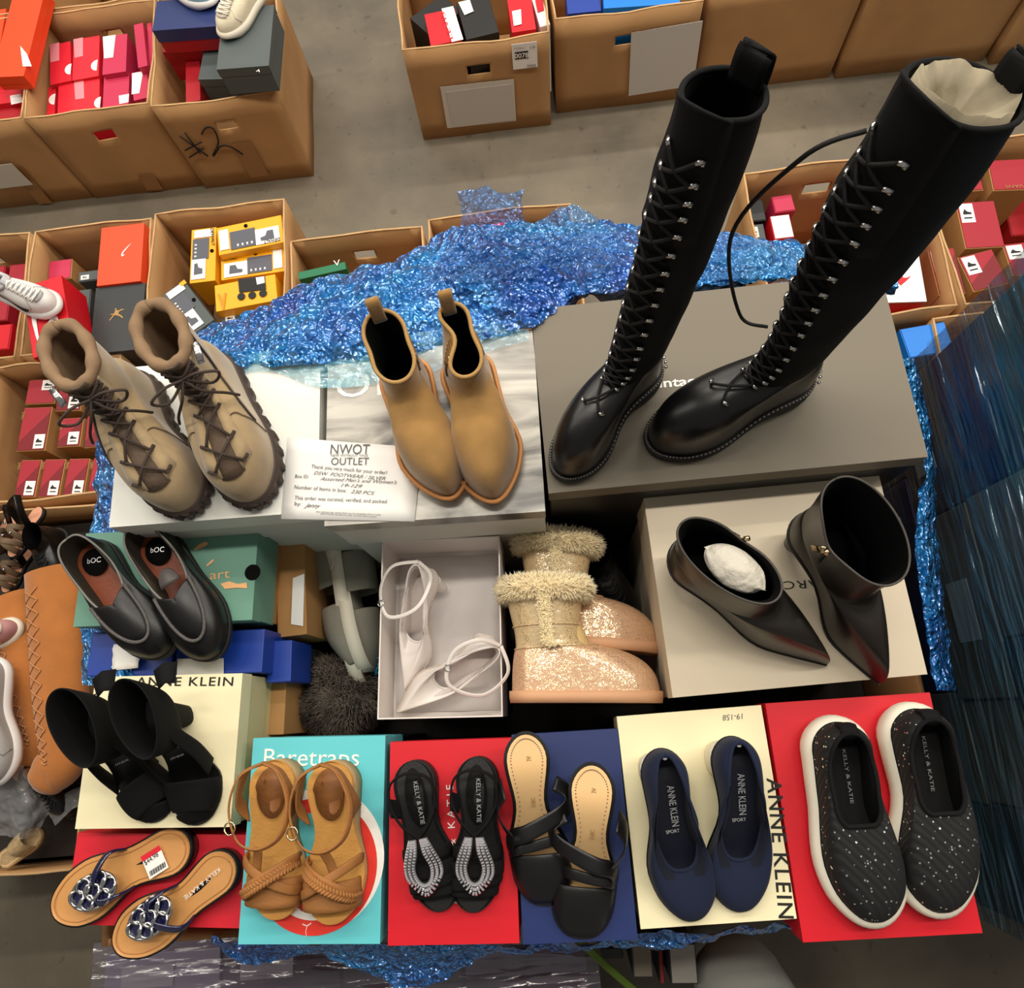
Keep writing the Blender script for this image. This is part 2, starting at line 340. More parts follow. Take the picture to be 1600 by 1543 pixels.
def wall_grid(b,p0,p1,z0,z1,hole=None,seed=0,amp=.006,nx=10,nz=5):
    """upright carton wall from p0 to p1 with a wavy rim; hole=(u0,u1,v0,v1)"""
    us=[i/nx for i in range(nx+1)]; vs=[i/nz for i in range(nz+1)]
    if hole: us=sorted(set(us+list(hole[:2]))); vs=sorted(set(vs+list(hole[2:])))
    p0=Vector(p0); p1=Vector(p1); X=p1-p0; N=X.cross(Vector((0,0,1))).normalized(); grid=[]
    for v in vs:
        for u in us:
            e=math.sin(PI*u)*(0.3+v); q=p0+X*u+Vector((0,0,z0+(z1-z0)*v))
            q+=N*amp*e*(noise.noise(Vector((u*2.3+seed,v*1.7,seed)))*1.6+.5)
            if v==1: q.z+=.012*noise.noise(Vector((u*3,seed*3.1,1)))*math.sin(PI*u)
            grid.append(q)
    n=len(us); f=[]
    for j in range(len(vs)-1):
        for i in range(n-1):
            if hole and hole[0]-1e-6<=us[i]<hole[1]-1e-6 and hole[2]-1e-6<=vs[j]<hole[3]-1e-6: continue
            a=j*n+i; f.append((a,a+1,a+n+1,a+n))
    b.add(grid,f)
def carton(x0,x1,y0,y1,h,label,holes=True,rot=0,seed=1,m=None,name='cardboard_carton'):
    c=Vector(((x0+x1)/2,(y0+y1)/2,0)); r=thing(name,label,'carton',Matrix.Translation(c)@Matrix.Rotation(rot,4,'Z'))
    w_,d_=(x1-x0)/2,(y1-y0)/2; b=MB(); hl=(.42,.58,.68,.78) if holes else None
    wall_grid(b,(-w_,-d_,0),(w_,-d_,0),0,h,hl,seed); wall_grid(b,(w_,-d_,0),(w_,d_,0),0,h,None,seed+3)
    wall_grid(b,(w_,d_,0),(-w_,d_,0),0,h,hl,seed+7); wall_grid(b,(-w_,d_,0),(-w_,-d_,0),0,h,None,seed+9)
    b.build('side_walls',m or M_card,r,smooth=True,solid=.005)
    b=MB(); b.box(-w_+.006,w_-.006,-d_+.006,d_-.006,0.001,.006); b.build('bottom_panel',m or M_card,r,smooth=False)
    b=MB()
    for k,(p,q) in enumerate((((-w_,-d_),(w_,-d_)),((w_,-d_),(w_,d_)),((w_,d_),(-w_,d_)),((-w_,d_),(-w_,-d_)))):
        sd=(seed,seed+3,seed+7,seed+9)[k]; pts=[]
        P0=Vector((p[0],p[1],0)); X=Vector((q[0],q[1],0))-P0; N=X.cross(Vector((0,0,1))).normalized()
        for i in range(11):
            u=i/10; e=math.sin(PI*u)*1.3; s=P0+X*u+N*(.006*e*(noise.noise(Vector((u*2.3+sd,1.7,sd)))*1.6+.5)-.0025)
            s.z=h+.001+.012*noise.noise(Vector((u*3,sd*3.1,1)))*math.sin(PI*u); pts.append(s)
        b.ribbon(pts,.006,.003)
    b.build('cut_rim',M_cardedge,r)
    return r
def facepatch(r,wall,u0,u1,v0,v1,m,name,h,x0,x1,y0,off=.009,label=None):
    """flat patch on the front (-y) wall of a carton; u,v fractions"""
    b=MB(); xa=x0+(x1-x0)*u0; xb=x0+(x1-x0)*u1; y=y0-off
    b.box(xa,xb,y-.0008,y,h*v0,h*v1); return b.build(name,m,r,world=True,smooth=False,label=label)
SWOOSH=[(0,.35),(.03,.17),(.13,.02),(.28,0),(.45,.08),(.7,.25),(1,.5),(.7,.37),(.45,.26),(.3,.2),(.17,.2),(.12,.3),(.14,.42),(.2,.55),(.1,.46)]
def decal(px0,px1,z,pts,hratio,m,parent,name='printed_logo',flip=1):
    """a flat printed outline, its x axis from px0 to px1"""
    p0=at(px0,z); X=at(px1,z)-p0; Y=Vector((0,0,1)).cross(X)*hratio*flip; P=[p0+X*a+Y*c+Vector((0,0,.0009)) for a,c in pts]
    b=MB(); b.loft([P,[p+Vector((0,0,.0004)) for p in P]],True,True,True); return fixn(b.build(name,m,parent,world=True,smooth=False))
def stroke(pxs,z,r_,m,parent,name='marker_writing'):
    b=MB(); b.tube([at(p,z)+Vector((0,0,.0006)) for p in pxs],r_,6); return b.build(name,m,parent,world=True)
# ------------------------------------------------------------------ the pile
PZ=.84     # level of the goods inside the big bin
def bin_(): 
    r=thing('pallet_bin','large open cardboard pallet bin under the shoe boxes, wrapped in blue film','bin',Matrix.Translation((-.09,.2,0)))
    b=MB(); wall_grid(b,(-.66,-.49,0),(.66,-.49,0),.12,1.05,None,2,.004); wall_grid(b,(.66,-.49,0),(.66,.49,0),.12,1.05,None,4,.004)
    wall_grid(b,(.66,.49,0),(-.66,.49,0),.12,1.05,None,5,.004); wall_grid(b,(-.66,.49,0),(-.66,-.49,0),.12,1.05,None,8,.004)
    b.build('side_walls',M_card2,r,solid=.01)
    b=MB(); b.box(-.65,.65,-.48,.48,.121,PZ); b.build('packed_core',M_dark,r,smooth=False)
    b=MB(); 
    for i in range(7): b.box(-.64,.64,-.47+i*.15,-.37+i*.15,.1,.12)
    for x in (-.6,0,.6): b.box(x-.05,x+.05,-.47,.53,0,.1)
    b.build('wooden_pallet',M_kraft,r,smooth=False)
bin_()
ZB=1.30; ZF=1.20
tall_box=shoe_box([(835,482),(1387,424),(1438,714),(850,772)],ZB,.14,'large flat grey boot box with white lettering, under the tall black boots','shoe box' and M_blackb,M_greyb,.036)
support(tall_box,PZ,2,M_blackb,'black shoe box deep in the pile, beneath the grey boot box')
wtext('Vintage',(1010,607),(1102,600),ZB,.014,M_wink,tall_box,bold=.02)
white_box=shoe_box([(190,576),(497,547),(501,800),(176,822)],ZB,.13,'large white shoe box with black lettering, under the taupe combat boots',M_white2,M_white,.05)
support(white_box,PZ,2,M_white2,'white shoe box in the pile, beneath the one with the taupe boots')
wtext('Charles',(277,700),(352,693),ZB,.016,M_ink,white_box)
silver_box=shoe_box([(508,545),(835,513),(850,802),(512,818)],ZB,.13,'white box with silver photo print and a large pale letter, under tan ankle boots',M_white2,M_silver,.035)
support(silver_box,PZ,2,M_white2,'white shoe box in the pile, beneath the silver printed one')
wtext('O',(525,622),(578,618),ZB,.040,M_wink,silver_box)
wtext('L',(590,618),(626,614),ZB,.040,M_wink,silver_box)
# packing slip
slip=MB(); q=[(450,684),(660,700),(648,815),(440,811)]; rows=[]
for j in range(7):
    row=[]
    for i in range(9):
        u,v=i/8,j/6; p=(at(q[0],ZB).lerp(at(q[1],ZB),u)).lerp(at(q[3],ZB).lerp(at(q[2],ZB),u),v)
        row.append(p+Vector((0,0,.0018+.0006*abs(noise.noise(Vector((u*2,v*2,3)))))))
    rows.append(row)
slip.loft(rows,False); so=slip.build('packing_slip',M_paper,solid=.0004); tag(so,'white paper packing slip printed with an outlet heading and handwriting, on the white boxes','paper')
ZS=ZB+.0030
wtext('NWOT',(516,709),(577,709),ZS,.015,M_inkg,so); wtext('NEW WITHOUT TAGS',(517,713),(575,713),ZS,.0035,M_inkg,so)
wtext('OUTLET',(517,726),(576,726),ZS,.011,M_inkg,so)
wtext('Thank you very much for your order!',(486,731),(604,741),ZS,.0055,M_inkg,so)
wtext('DSW  FOOTWEAR / SILVER',(490,741),(602,750),ZS,.0052,M_inkg,so,shear=.4)
wtext('Box ID:',(461,746),(482,747),ZS,.0052,M_inkg,so); wtext("Assorted Men's and Women's",(500,750),(620,756),ZS,.0052,M_inkg,so,shear=.5)
wtext('19-129',(532,760),(566,762),ZS,.005,M_inkg,so,shear=.5)
wtext('Number of Items in box:',(460,763),(541,769),ZS,.0055,M_inkg,so); wtext('230 PCS',(548,770),(585,773),ZS,.005,M_inkg,so,shear=.4)
wtext('This order was curated, verified, and packed',(460,780),(604,786),ZS,.0055,M_inkg,so)
wtext('by:',(460,789),(470,790),ZS,.0055,M_inkg,so); wtext('Jenny',(475,792),(501,793),ZS,.006,M_ink,so,shear=.7)
wtext('new without tags outlet thank you for shopping with us today',(494,800),(595,805),ZS,.0022,M_inkg,so)
wtext('please keep this slip with your order until every item is counted',(501,803),(588,808),ZS,.0022,M_inkg,so)
green_box=shoe_box([(131,836),(402,818),(396,971),(118,976)],ZF,.09,'sage green shoe box with a round hole and peach drawing, under the black loafers',M_greenb,M_greenb,.03)
support(green_box,PZ,2,M_kraft,'brown kraft shoe box in the pile, beneath the sage green box')
M_peach=mat('peach_ink',(232,176,120),.6)
quad([(304,857),(312,850),(322,846),(326,849),(322,853),(312,857),(305,860)],ZF,M_peach,green_box,'printed_drawing')
quad([(323,883),(330,876),(335,873),(334,877),(328,882),(324,885)],ZF,M_peach,green_box,'printed_drawing')
quad([(345,912),(358,908),(372,912),(386,910),(387,919),(370,918),(352,920)],ZF,M_peach,green_box,'printed_drawing')
wtext('art',(328,905),(359,902),ZF,.014,M_peach,green_box)
bb=MB(); cc=at((395,894),ZF); bb.loft([[cc+Vector((.0125*math.cos(2*PI*k/24),.0125*math.sin(2*PI*k/24),dz)) for k in range(24)] for dz in (.0004,.0009)],True,True,True); bb.build('round_hole',M_lin,green_box,world=True,smooth=False)
blue_box=shoe_box([(273,985),(420,980),(404,1052),(273,1056)],1.16,.12,'royal blue shoe box with a pale label, wedged below the sage green box',M_blueb,M_blueb,0)
b2=shoe_box([(140,986),(271,984),(271,1056),(134,1058)],1.16,.12,'royal blue shoe box under crumpled film, left of the labelled blue box',M_blueb,M_blueb,0)
support(blue_box,PZ,1); support(b2,PZ,1)
M_lab=mat('pale_label',(206,204,196),.5)
quad([(278,1029),(350,1028),(350,1054),(277,1055)],1.16,M_lab,blue_box,'label')
wtext('Keds',(283,999),(306,999),1.16,.008,M_wink,blue_box)
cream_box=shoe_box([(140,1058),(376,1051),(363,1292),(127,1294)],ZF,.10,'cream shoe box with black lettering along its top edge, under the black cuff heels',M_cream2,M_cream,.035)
support(cream_box,PZ,2,M_cream2,'cream shoe box in the pile, beneath the one with the cuff heels')
wtext('ANNE KLEIN',(212,1071),(364,1071),ZF,.0125,M_ink,cream_box,track=1.15,bold=.012)
red_low=shoe_box([(115,1302),(384,1302),(384,1452),(106,1442)],1.15,.10,'scarlet shoe box under the tan flip-flops',M_scarlet,M_scarlet,.035)
support(red_low,PZ,1,M_red2)
turq=shoe_box([(381,1153),(589,1149),(608,1474),(388,1475)],ZF,.13,'turquoise shoe box with a red and white ring, under the brown strappy sandals',M_teal,M_teal,.04)
support(turq,PZ,1,M_blackb)
def ring(cx,cy,r0,r1,z,a0,a1,m,parent,lift,ex=1.0,ey=1.0):
    c=at((cx,cy),z); b=MB(); n=60; A=[];B=[]
    for i in range(n+1):
        a=a0+(a1-a0)*i/n; A.append(c+Vector((r1*ex*math.cos(a),r1*ey*math.sin(a),lift))); B.append(c+Vector((r0*ex*math.cos(a),r0*ey*math.sin(a),lift)))
    b.loft([A,B],False); o=b.build('printed_ring',m,parent,world=True,smooth=False); return o
ring(499,1340,.060,.091,ZF,0,2*PI,M_wink,turq,.0007)
M_ored=mat('coral_red_ink',(226,52,40),.5); ring(493,1351,.068,.0865,ZF,0,2*PI,M_ored,turq,.0010)
b=MB(); b.ribbon([at((440,1380),ZF)+Vector((0,0,.001)),at((478,1416),ZF)+Vector((0,0,.001))],.015,.0006); b.build('printed_bar',M_ored,turq,world=True)
b=MB(); b.ribbon([at((452,1372),ZF)+Vector((0,0,.001)),at((483,1404),ZF)+Vector((0,0,.001))],.006,.0006); b.build('printed_bar',M_wink,turq,world=True)
wtext('Baretraps',(412,1196),(561,1196),ZF,.0235,M_wink,turq,lift=.0012)
stroke([(480,1446),(478,1455),(480,1466)],ZF,.0006,M_wink,turq,'printed_palm'); stroke([(473,1443),(480,1446),(487,1441)],ZF,.0009,M_wink,turq,'printed_palm')
quad([(524,1137),(592,1135),(592,1146),(524,1148)],ZF-.003,M_paper,turq,'label',lift=.003) if False else None
red_box=shoe_box([(605,1161),(795,1151),(818,1475),(611,1475)],ZF,.11,'red shoe box with white lettering, under the black rhinestone sandals',M_red,M_red,.035)
support(red_box,PZ,1,M_blackb)
wtext('KELLY & KATIE',(716,1410),(708,1225),ZF,.010,M_wink,red_box,track=1.5)
navy_box=shoe_box([(797,1149),(962,1137),(1000,1468),(820,1474)],ZF,.11,'plain navy blue shoe box under the black and beige mules',M_navy,M_navy,.035)
support(navy_box,PZ,1,M_blackb)
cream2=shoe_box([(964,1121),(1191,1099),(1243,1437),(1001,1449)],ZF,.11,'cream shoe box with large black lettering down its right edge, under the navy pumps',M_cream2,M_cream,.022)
support(cream2,PZ,1,M_blackb)
wtext('ANNE KLEIN',(1198,1215),(1217,1434),ZF,.019,M_ink,cream2,track=1.12,bold=.012)
wtext('19-158',(1160,1114),(1128,1117),ZF,.0075,M_inkg,cream2,shear=.2)
red_right=shoe_box([(1194,1102),(1453,1078),(1535,1461),(1257,1468)],ZF,.11,'bright red shoe box in the right corner, under the black sequinned slip-on sneakers',M_red,M_red,.05)
support(red_right,PZ,1,M_blackb)
putty=shoe_box([(1013,776),(1395,722),(1423,1064),(1042,1082)],1.22,.12,'large putty coloured shoe box with upside-down lettering, under the pointed ankle boots',M_creamgrey,M_creamgrey,.05)
support(putty,PZ,2,M_creamgrey,'putty coloured shoe box in the pile, beneath the one with the pointed boots')
wtext('MARC FISHER',(1302,904),(1120,914),1.22,.0115,M_ink,putty,track=1.1)
# kraft boxes wedged in the pile
k1=shoe_box([(432,838),(478,836),(478,990),(428,1000)],1.09,.12,'brown kraft box standing in the pile between green box and grey sandals',M_kraft,M_kraft,0); support(k1,PZ,1,M_kraft,'brown kraft box low in the pile beside the grey sandals')
quad([(458,903),(476,896),(474,978),(455,975)],1.09,M_paper,k1,'label')
k2=shoe_box([(376,1066),(447,1062),(445,1150),(370,1150)],1.07,.12,'brown kraft box wedged beside the cream box and the grey fur boot',M_kraft,M_kraft,0); support(k2,PZ,1,M_kraft,'brown kraft box low in the pile under its twin')
k3=shoe_box([(418,1000),(460,997),(452,1066),(412,1068)],1.115,.1,'small royal blue box end beside the fur boot',M_blueb,M_blueb,0); support(k3,PZ,1)
# open white box
def open_box():
    z=1.16; P=[at(p,z) for p in [(578,843),(766,839),(801,1117),(610,1125)]]; c=sum(P,Vector())/4; X=((P[1]-P[0])+(P[2]-P[3])); wd=X.length/2; X.normalize(); Y=Vector((0,0,1)).cross(X)
    dp=((P[0]-P[3]).dot(Y)+(P[1]-P[2]).dot(Y))/2; h=.105
    r=thing('open_shoe_box','open white shoe box without lid, holding the white pointed heels','shoe box',frame(Vector((c.x,c.y,z-h)),X,Y)); k=.002
    b=MB(); b.box(-wd/2,wd/2,-dp/2,-dp/2+k,0,h); b.box(-wd/2,wd/2,dp/2-k,dp/2,0,h); b.box(-wd/2,-wd/2+k,-dp/2+k,dp/2-k,0,h); b.box(wd/2-k,wd/2,-dp/2+k,dp/2-k,0,h)
    b.build('side_walls',M_whl,r,smooth=False); b=MB(); b.box(-wd/2+k,wd/2-k,-dp/2+k,dp/2-k,0,.002); b.build('bottom_panel',M_whl,r,smooth=False)
    b=MB(); rows=[]
    for j in range(9):
        rows.append([Vector((-wd/2*.93+wd*.93*i/8,-dp/2*.93+dp*.93*j/8,.004+.01*abs(noise.noise(Vector((i*.7,j*.7,2)))))) for i in range(9)])
    b.loft(rows,False); b.build('tissue_sheet',mat('white_tissue',(226,220,218),.7),r,solid=.0005)
    r['_w']=wd; r['_d']=dp; return r
openb=open_box(); support(openb,PZ,1,M_blackb,'black shoe box in the pile carrying the open white box')
# ------------------------------------------------------------------ shoe building
def sstep(t,a,b): 
    t=max(0,min(1,(t-a)/(b-a))); return t*t*(3-2*t)
def outl(L,W,toe='round',side=1,n=56,ws=1.0,hz=0,y0=0,heel_w=.70,waist=.66):
    """closed outline of the foot: starts at the heel back, runs up the +x side to the toe; hz = heel lift"""
    out=[]
    for i in range(n):
        th=2*PI*i/n; t=(1-math.cos(th))/2; s=1 if th<=PI else -1
        h=interp(t,[0,.14,.40,.72,.82,1],[heel_w,heel_w+.03,waist,1,.98,.86])
        a=.15
        if t<a: h*=math.sqrt(max(0,1-(1-t/a)**2))
        if toe=='round': bb,p,q=.30,2.5,.47
        elif toe=='square': bb,p,q=.22,3.2,.42
        elif toe=='almond': bb,p,q=.36,2.0,.56
        else: bb,p,q=.58,1.25,.93
        if t>1-bb: h*=max(0,1-((t-1+bb)/bb)**p)**q
        med=1 if s==-side else 0
        h*=1-.16*med*math.exp(-((t-.42)/.17)**2)
        cx=-side*W*(.10*sstep(t,.45,1) if toe!='point' else .05*sstep(t,.3,1))
        out.append(Vector((s*h*W/2*ws+cx,y0+t*L,lift(t,hz))))
    return out
def lift(t,hz): return hz*(1-sstep(t,.16,.74))
def off(loop,d,dz=0):
    n=len(loop); out=[]
    for i,p in enumerate(loop):
        a=loop[(i-1)%n]; c=loop[(i+1)%n]; t=Vector((c.x-a.x,c.y-a.y,0)); t=t.normalized() if t.length>1e-9 else Vector((1,0,0))
        out.append(p+Vector((t.y,-t.x,0))*d+Vector((0,0,dz)))
    return out
def shell(lo,hi,k=8,ax=1.0,az=1.0,start=0):
    """loops that rise from the sole loop and roll inward to the opening loop"""
    res=[]
    for j in range(start,k+1):
        s=j/k; a=(1-math.cos(s*PI/2))**ax; z=math.sin(s*PI/2)**az; r=[]
        for p,q in zip(lo,hi): r.append(Vector((p.x+(q.x-p.x)*a,p.y+(q.y-p.y)*a,p.z+(q.z-p.z)*z)))
        res.append(r)
    return res
def opening(n,y0,y1,wo,zf,cx=0,sq=1.0):
    out=[]
    for i in range(n):
        th=2*PI*i/n; t=(1-math.cos(th))/2; out.append(Vector((cx+wo*math.copysign(abs(math.sin(th))**sq,math.sin(th)),y0+(y1-y0)*t,zf(t))))
    return out
def shrink(loop,f,dz=0):
    c=sum(loop,Vector())/len(loop); return [Vector((c.x+(p.x-c.x)*f,c.y+(p.y-c.y)*f,p.z+dz)) for p in loop]
def lining(r,loops,base,m,top_off=.003,ff=.86):
    """inner skin following the upper from the top edge down to the insole"""
    L_=[off(loops[-1],-top_off,-.0005)]
    for l in reversed(loops[1:-1]):
        c=sum(l,Vector())/len(l); L_.append([p+(c-p)*.05*(1 if (c-p).length<.08 else .6)+Vector((0,0,-.0045)) for p in off(l,-.0025)])
    L_.append([Vector((p.x*ff+(1-ff)*sum(q.x for q in base)/len(base),p.y*.97+.03*sum(q.y for q in base)/len(base),p.z+.003)) for p in base]); b=MB(); b.loft(L_); b.deck(L_[-1]); return b.build('lining',m,r)
def sole(loop,th,m,r,name='sole',out=.003,bottom=None,sub=0,label=None,topz=.001):
    """slab following the loop; bottom: function t->z of its underside or None"""
    lo=off(loop,out); n=len(lo); top=[p+Vector((0,0,topz)) for p in lo]; bot=[]
    for i,p in enumerate(off(loop,out*.6)):
        z=p.z-th if bottom is None else bottom(i,p); bot.append(Vector((p.x,p.y,z)))
    mid=[Vector((a.x,a.y,a.z*.5+c.z*.5)) for a,c in zip(top,bot)]
    b=MB(); xs=lambda l: [Vector((p.x*.97+.03*sum(q.x for q in l)/len(l),p.y,p.z)) for p in l]
    b.loft([xs(bot)]+[bot,mid,top,xs(top)]); b.deck(xs(top)); b.deck(xs(bot))
    return fixn(b.build(name,m,r,sub=sub,label=label))
def pt(loops,j,k,o=0.0):
    """point on a lofted surface, k steps from the front (toe side) line, pushed outward by o"""
    n=len(loops[0]); j=max(0,min(len(loops)-1.001,j)); j0=int(j); f=j-j0; k0=math.floor(k); g=k-k0
    P=lambda jj,kk: loops[jj][(n//2+kk)%n]
    p=(P(j0,k0).lerp(P(j0,k0+1),g)).lerp(P(j0+1,k0).lerp(P(j0+1,k0+1),g),f)
    du=P(j0,k0+1)-P(j0,k0); dv=P(j0+1,k0)-P(j0,k0); nn=dv.cross(du); c=sum(loops[j0],Vector())/n
    nn=nn.normalized() if nn.length>1e-12 else Vector((0,0,1))
    if nn.dot(p-c)<0: nn=-nn
    return p+nn*o
def place(heel,toe,z,hz=0,tz=0):
    a=at(heel,z+hz); b=at(toe,z+tz); a.z=z; b.z=z; Y=(b-a); L=Y.length; Y.normalize(); X=Y.cross(Vector((0,0,1)))
    return frame(a,X,Y),L
def heel_block(r,loop,h,ztop,m,w0=.8,w1=.6,y1=.05,name='heel',yb=.0):
    """heel under the lifted back of the sole"""
    tops=[p for p in loop if p.y<y1*1.0+min(q.y for q in loop)]
    n=16; W=max(p.x for p in tops)-min(p.x for p in tops); cx=(max(p.x for p in tops)+min(p.x for p in tops))/2; y0=min(p.y for p in tops); L=[]
    for k in range(6):
        f=k/5; ww=W/2*(w1+(w0-w1)*f); dd=y1*(w1+(w0-w1)*f)/2; cy=y0+yb*(1-f)+y1/2*(w0)+.004
        L.append([Vector((cx+ww*math.copysign(abs(math.cos(a))**.75,math.cos(a)),cy+dd*math.copysign(abs(math.sin(a))**.75,math.sin(a)),ztop*f)) for a in [2*PI*i/n for i in range(n)]])
    b=MB(); b.loft(L,True,True,True); return b.build(name,m,r)
def arch(r,loop,t0,t1,h,wd,th,m,name,zf,lean=0,parent=None,out=0.0,n=15,m2=None):
    """strap over the foot from the left edge at t0 to the right edge at t1 (fractions of length)"""
    def edge(t,s):
        n_=len(loop); best=min((abs(p.y-(ymin+t*(ymax-ymin))),i) for i,p in enumerate(loop) if (i<=n_//2)==(s>0))[1]; return loop[best]
    ymin=min(p.y for p in loop); ymax=max(p.y for p in loop); A=edge(t0,-1); B=edge(t1,1); pts=[];nr=[]
    for i in range(n):
        a=PI*i/(n-1); u=(1-math.cos(a))/2; p=A.lerp(B,u); rad=1+out
        c=(A+B)/2; p=c+(p-c)*rad; p.z+=h*math.sin(a)**.8+.001; pts.append(p); nr.append(Vector((-math.cos(a)*(B-A).length,0,h*2*math.sin(a)+.01)))
    b=MB(); b.ribbon(pts,wd,th,nr); o=b.build(name,m,parent or r); return pts
# ---------------------------------------------------------------- sneakers
def sneaker(heel,toe,z,side,label):
    M,L=place(heel,toe,z); W=L*.405; r=thing('slip_on_sneaker',label,'shoe',M)
    base=outl(L,W,'round',side,heel_w=.74,waist=.80)
    so=off(base,.004); nl=len(so); loops=[]
    for dz,d in ((0,-.008),(.002,0),(.012,.003),(.022,.002),(.027,-.002),(.028,-.006)):
        lp=off(base,.004+d); loops.append([Vector((p.x,p.y,dz*(1+.35*(1-sstep(p.y/L,.0,.55))) + (.008*sstep(p.y/L,.85,1) if dz<.01 else 0))) for p in lp])
    b=MB(); b.loft(loops); b.deck(loops[0]); fixn(b.build('sole',M_whr,r))
    for yy in (.3,.62): 
        b=MB(); p=min((q for i,q in enumerate(so) if (i<nl//2)==(side<0)),key=lambda q:abs(q.y-yy*L)); b.tube([p+Vector((0,-.004,.004)),p+Vector((0,0,.02))],.0012,6); b.build('sole_groove',M_rub,r)
    lo=[Vector((p.x,p.y,.027*(1+.3*(1-sstep(p.y/L,0,.55))))) for p in off(base,-.003)]
    hi=opening(nl,.016,L*.535,W*.285,lambda t:.068+.014*(1-sstep(t,0,.35))-.004*t,sq=.8)
    for q in hi:
        f_=sstep(q.y/L,.36,.52); q.x*=1+.25*f_; q.y-=L*.035*sstep(q.y/L,.44,.535)*0
    for q in hi: q.y=min(q.y,L*.515)
    sh=shell(lo,hi,9,1.15,.9); b=MB(); b.loft(sh); b.build('knit_upper',M_knit,r,sub=1)
    col=[q+Vector((0,0,.001)) for q in hi]; b=MB(); b.tube(col+[col[0]],.003,8); b.build('collar',M_blkf,r)
    b=MB(); inn=[Vector((p.x*.78,p.y*.96+.004,.03)) for p in off(base,-.01)]; b.loft(shell(inn,off(hi,-.003),6)); b.build('lining',M_lin,r)
    il=[Vector((p.x,p.y,.0315*(1+.35*(1-sstep(p.y/L,0,.55))))) for p in off(base,-.007)]; b=MB(); b.deck(il); io=b.build('insole',M_blkf,r)
    text('KELLY & KATIE',M@Vector((0,L*.15,.043)),M@Vector((0,L*.42,.038)),M.to_3x3()@Vector((-1,0,0)),.0045,mat('dull_silver_ink',(120,120,120),.5),r,'insole_print',lift=.001)
    b=MB(); b.ribbon([Vector((0,.004,.062)),Vector((0,.006,.078)),Vector((0,.014,.086)),Vector((0,.022,.078))],.022,.003,[Vector((0,-1,0)),Vector((0,-1,.3)),Vector((0,0,1)),Vector((0,1,.3))]); b.build('heel_tab',M_nub,r)
sneaker((1290,1124),(1345,1436),ZF,1,'black sequinned slip-on sneaker with white sole, left one of the pair on the red box')
sneaker((1408,1104),(1472,1420),ZF,-1,'black sequinned slip-on sneaker with white sole, right one at the corner of the red box')
# ---------------------------------------------------------------- pumps
def pump(heel,toe,z,side,label):
    hz=.062; M,L=place(heel,toe,z,hz+.045,.012); W=L*.385; r=thing('pump_shoe',label,'shoe',M); n=56
    base=outl(L,W,'round',side,hz=hz,heel_w=.66,waist=.64); hi=opening(n,.006,L*.70,W*.30,lambda t:lift(t*.70,hz)+.05-.022*sstep(t,.1,.8),sq=.72)
    for i,q in enumerate(hi):
        t=(q.y-.006)/(L*.7); q.x*=interp(t,[0,.3,.6,1],[.72,.80,1.12,1.25]); q.x-=side*W*.05*sstep(t,.4,1)
    lo=[p+Vector((0,0,.004)) for p in base]
    sh=shell(lo,hi,9,1.1,.85); b=MB(); b.loft(sh); b.build('knit_upper',M_navyk,r,sub=1)
    b=MB(); b.tube(hi+[hi[0]],.0022,8); b.build('topline_binding',M_navyk,r)
    inn=[p+Vector((0,0,.007)) for p in off(base,-.006)]; b=MB(); b.loft(shell(inn,off(hi,-.0025),6)); b.build('lining',mat('navy_lining',(16,20,36),.9),r)
    b=MB(); b.deck([p+Vector((0,0,.008)) for p in off(base,-.006)]); b.build('insole',mat('navy_insole',(22,26,42),.6),r)
    sole(base,.004,M_blk,r,'sole',.001); heel_block(r,[p for p in base],hz,hz-.003,M_whr if True else 0,1.0,.92,.055,'heel')
    text('ANNE KLEIN',M@Vector((0,L*.20,lift(.20,hz)+.0095)),M@Vector((0,L*.44,lift(.44,hz)+.0095)),M.to_3x3()@Vector((-1,0,.0)),.009,M_sil,r,'insole_print',lift=.003,bold=.01)
    text('SPORT',M@Vector((.009,L*.485,lift(.485,hz)+.0095)),M@Vector((-.009,L*.485,lift(.485,hz)+.0095)),M.to_3x3()@Vector((0,-1,.0)),.004,M_sil,r,'insole_print',lift=.003)
    b=MB(); p=sh[6][1]; c=Vector((0,.004+.004,hz+.047)); b.loft([[c+Vector((.0035*math.cos(a),.0035*math.sin(a),d+.3*.0035*math.sin(a))) for a in [k*PI/6 for k in range(12)]] for d in (0,.001)],True,True,True); b.build('heel_emblem',M_sil,r)
pump((1036,1172),(1076,1443),ZF,1,'navy knit pump with pale block heel, left one on the cream box')
pump((1152,1152),(1172,1426),ZF,-1,'navy knit pump with pale block heel, right one beside the large lettering')
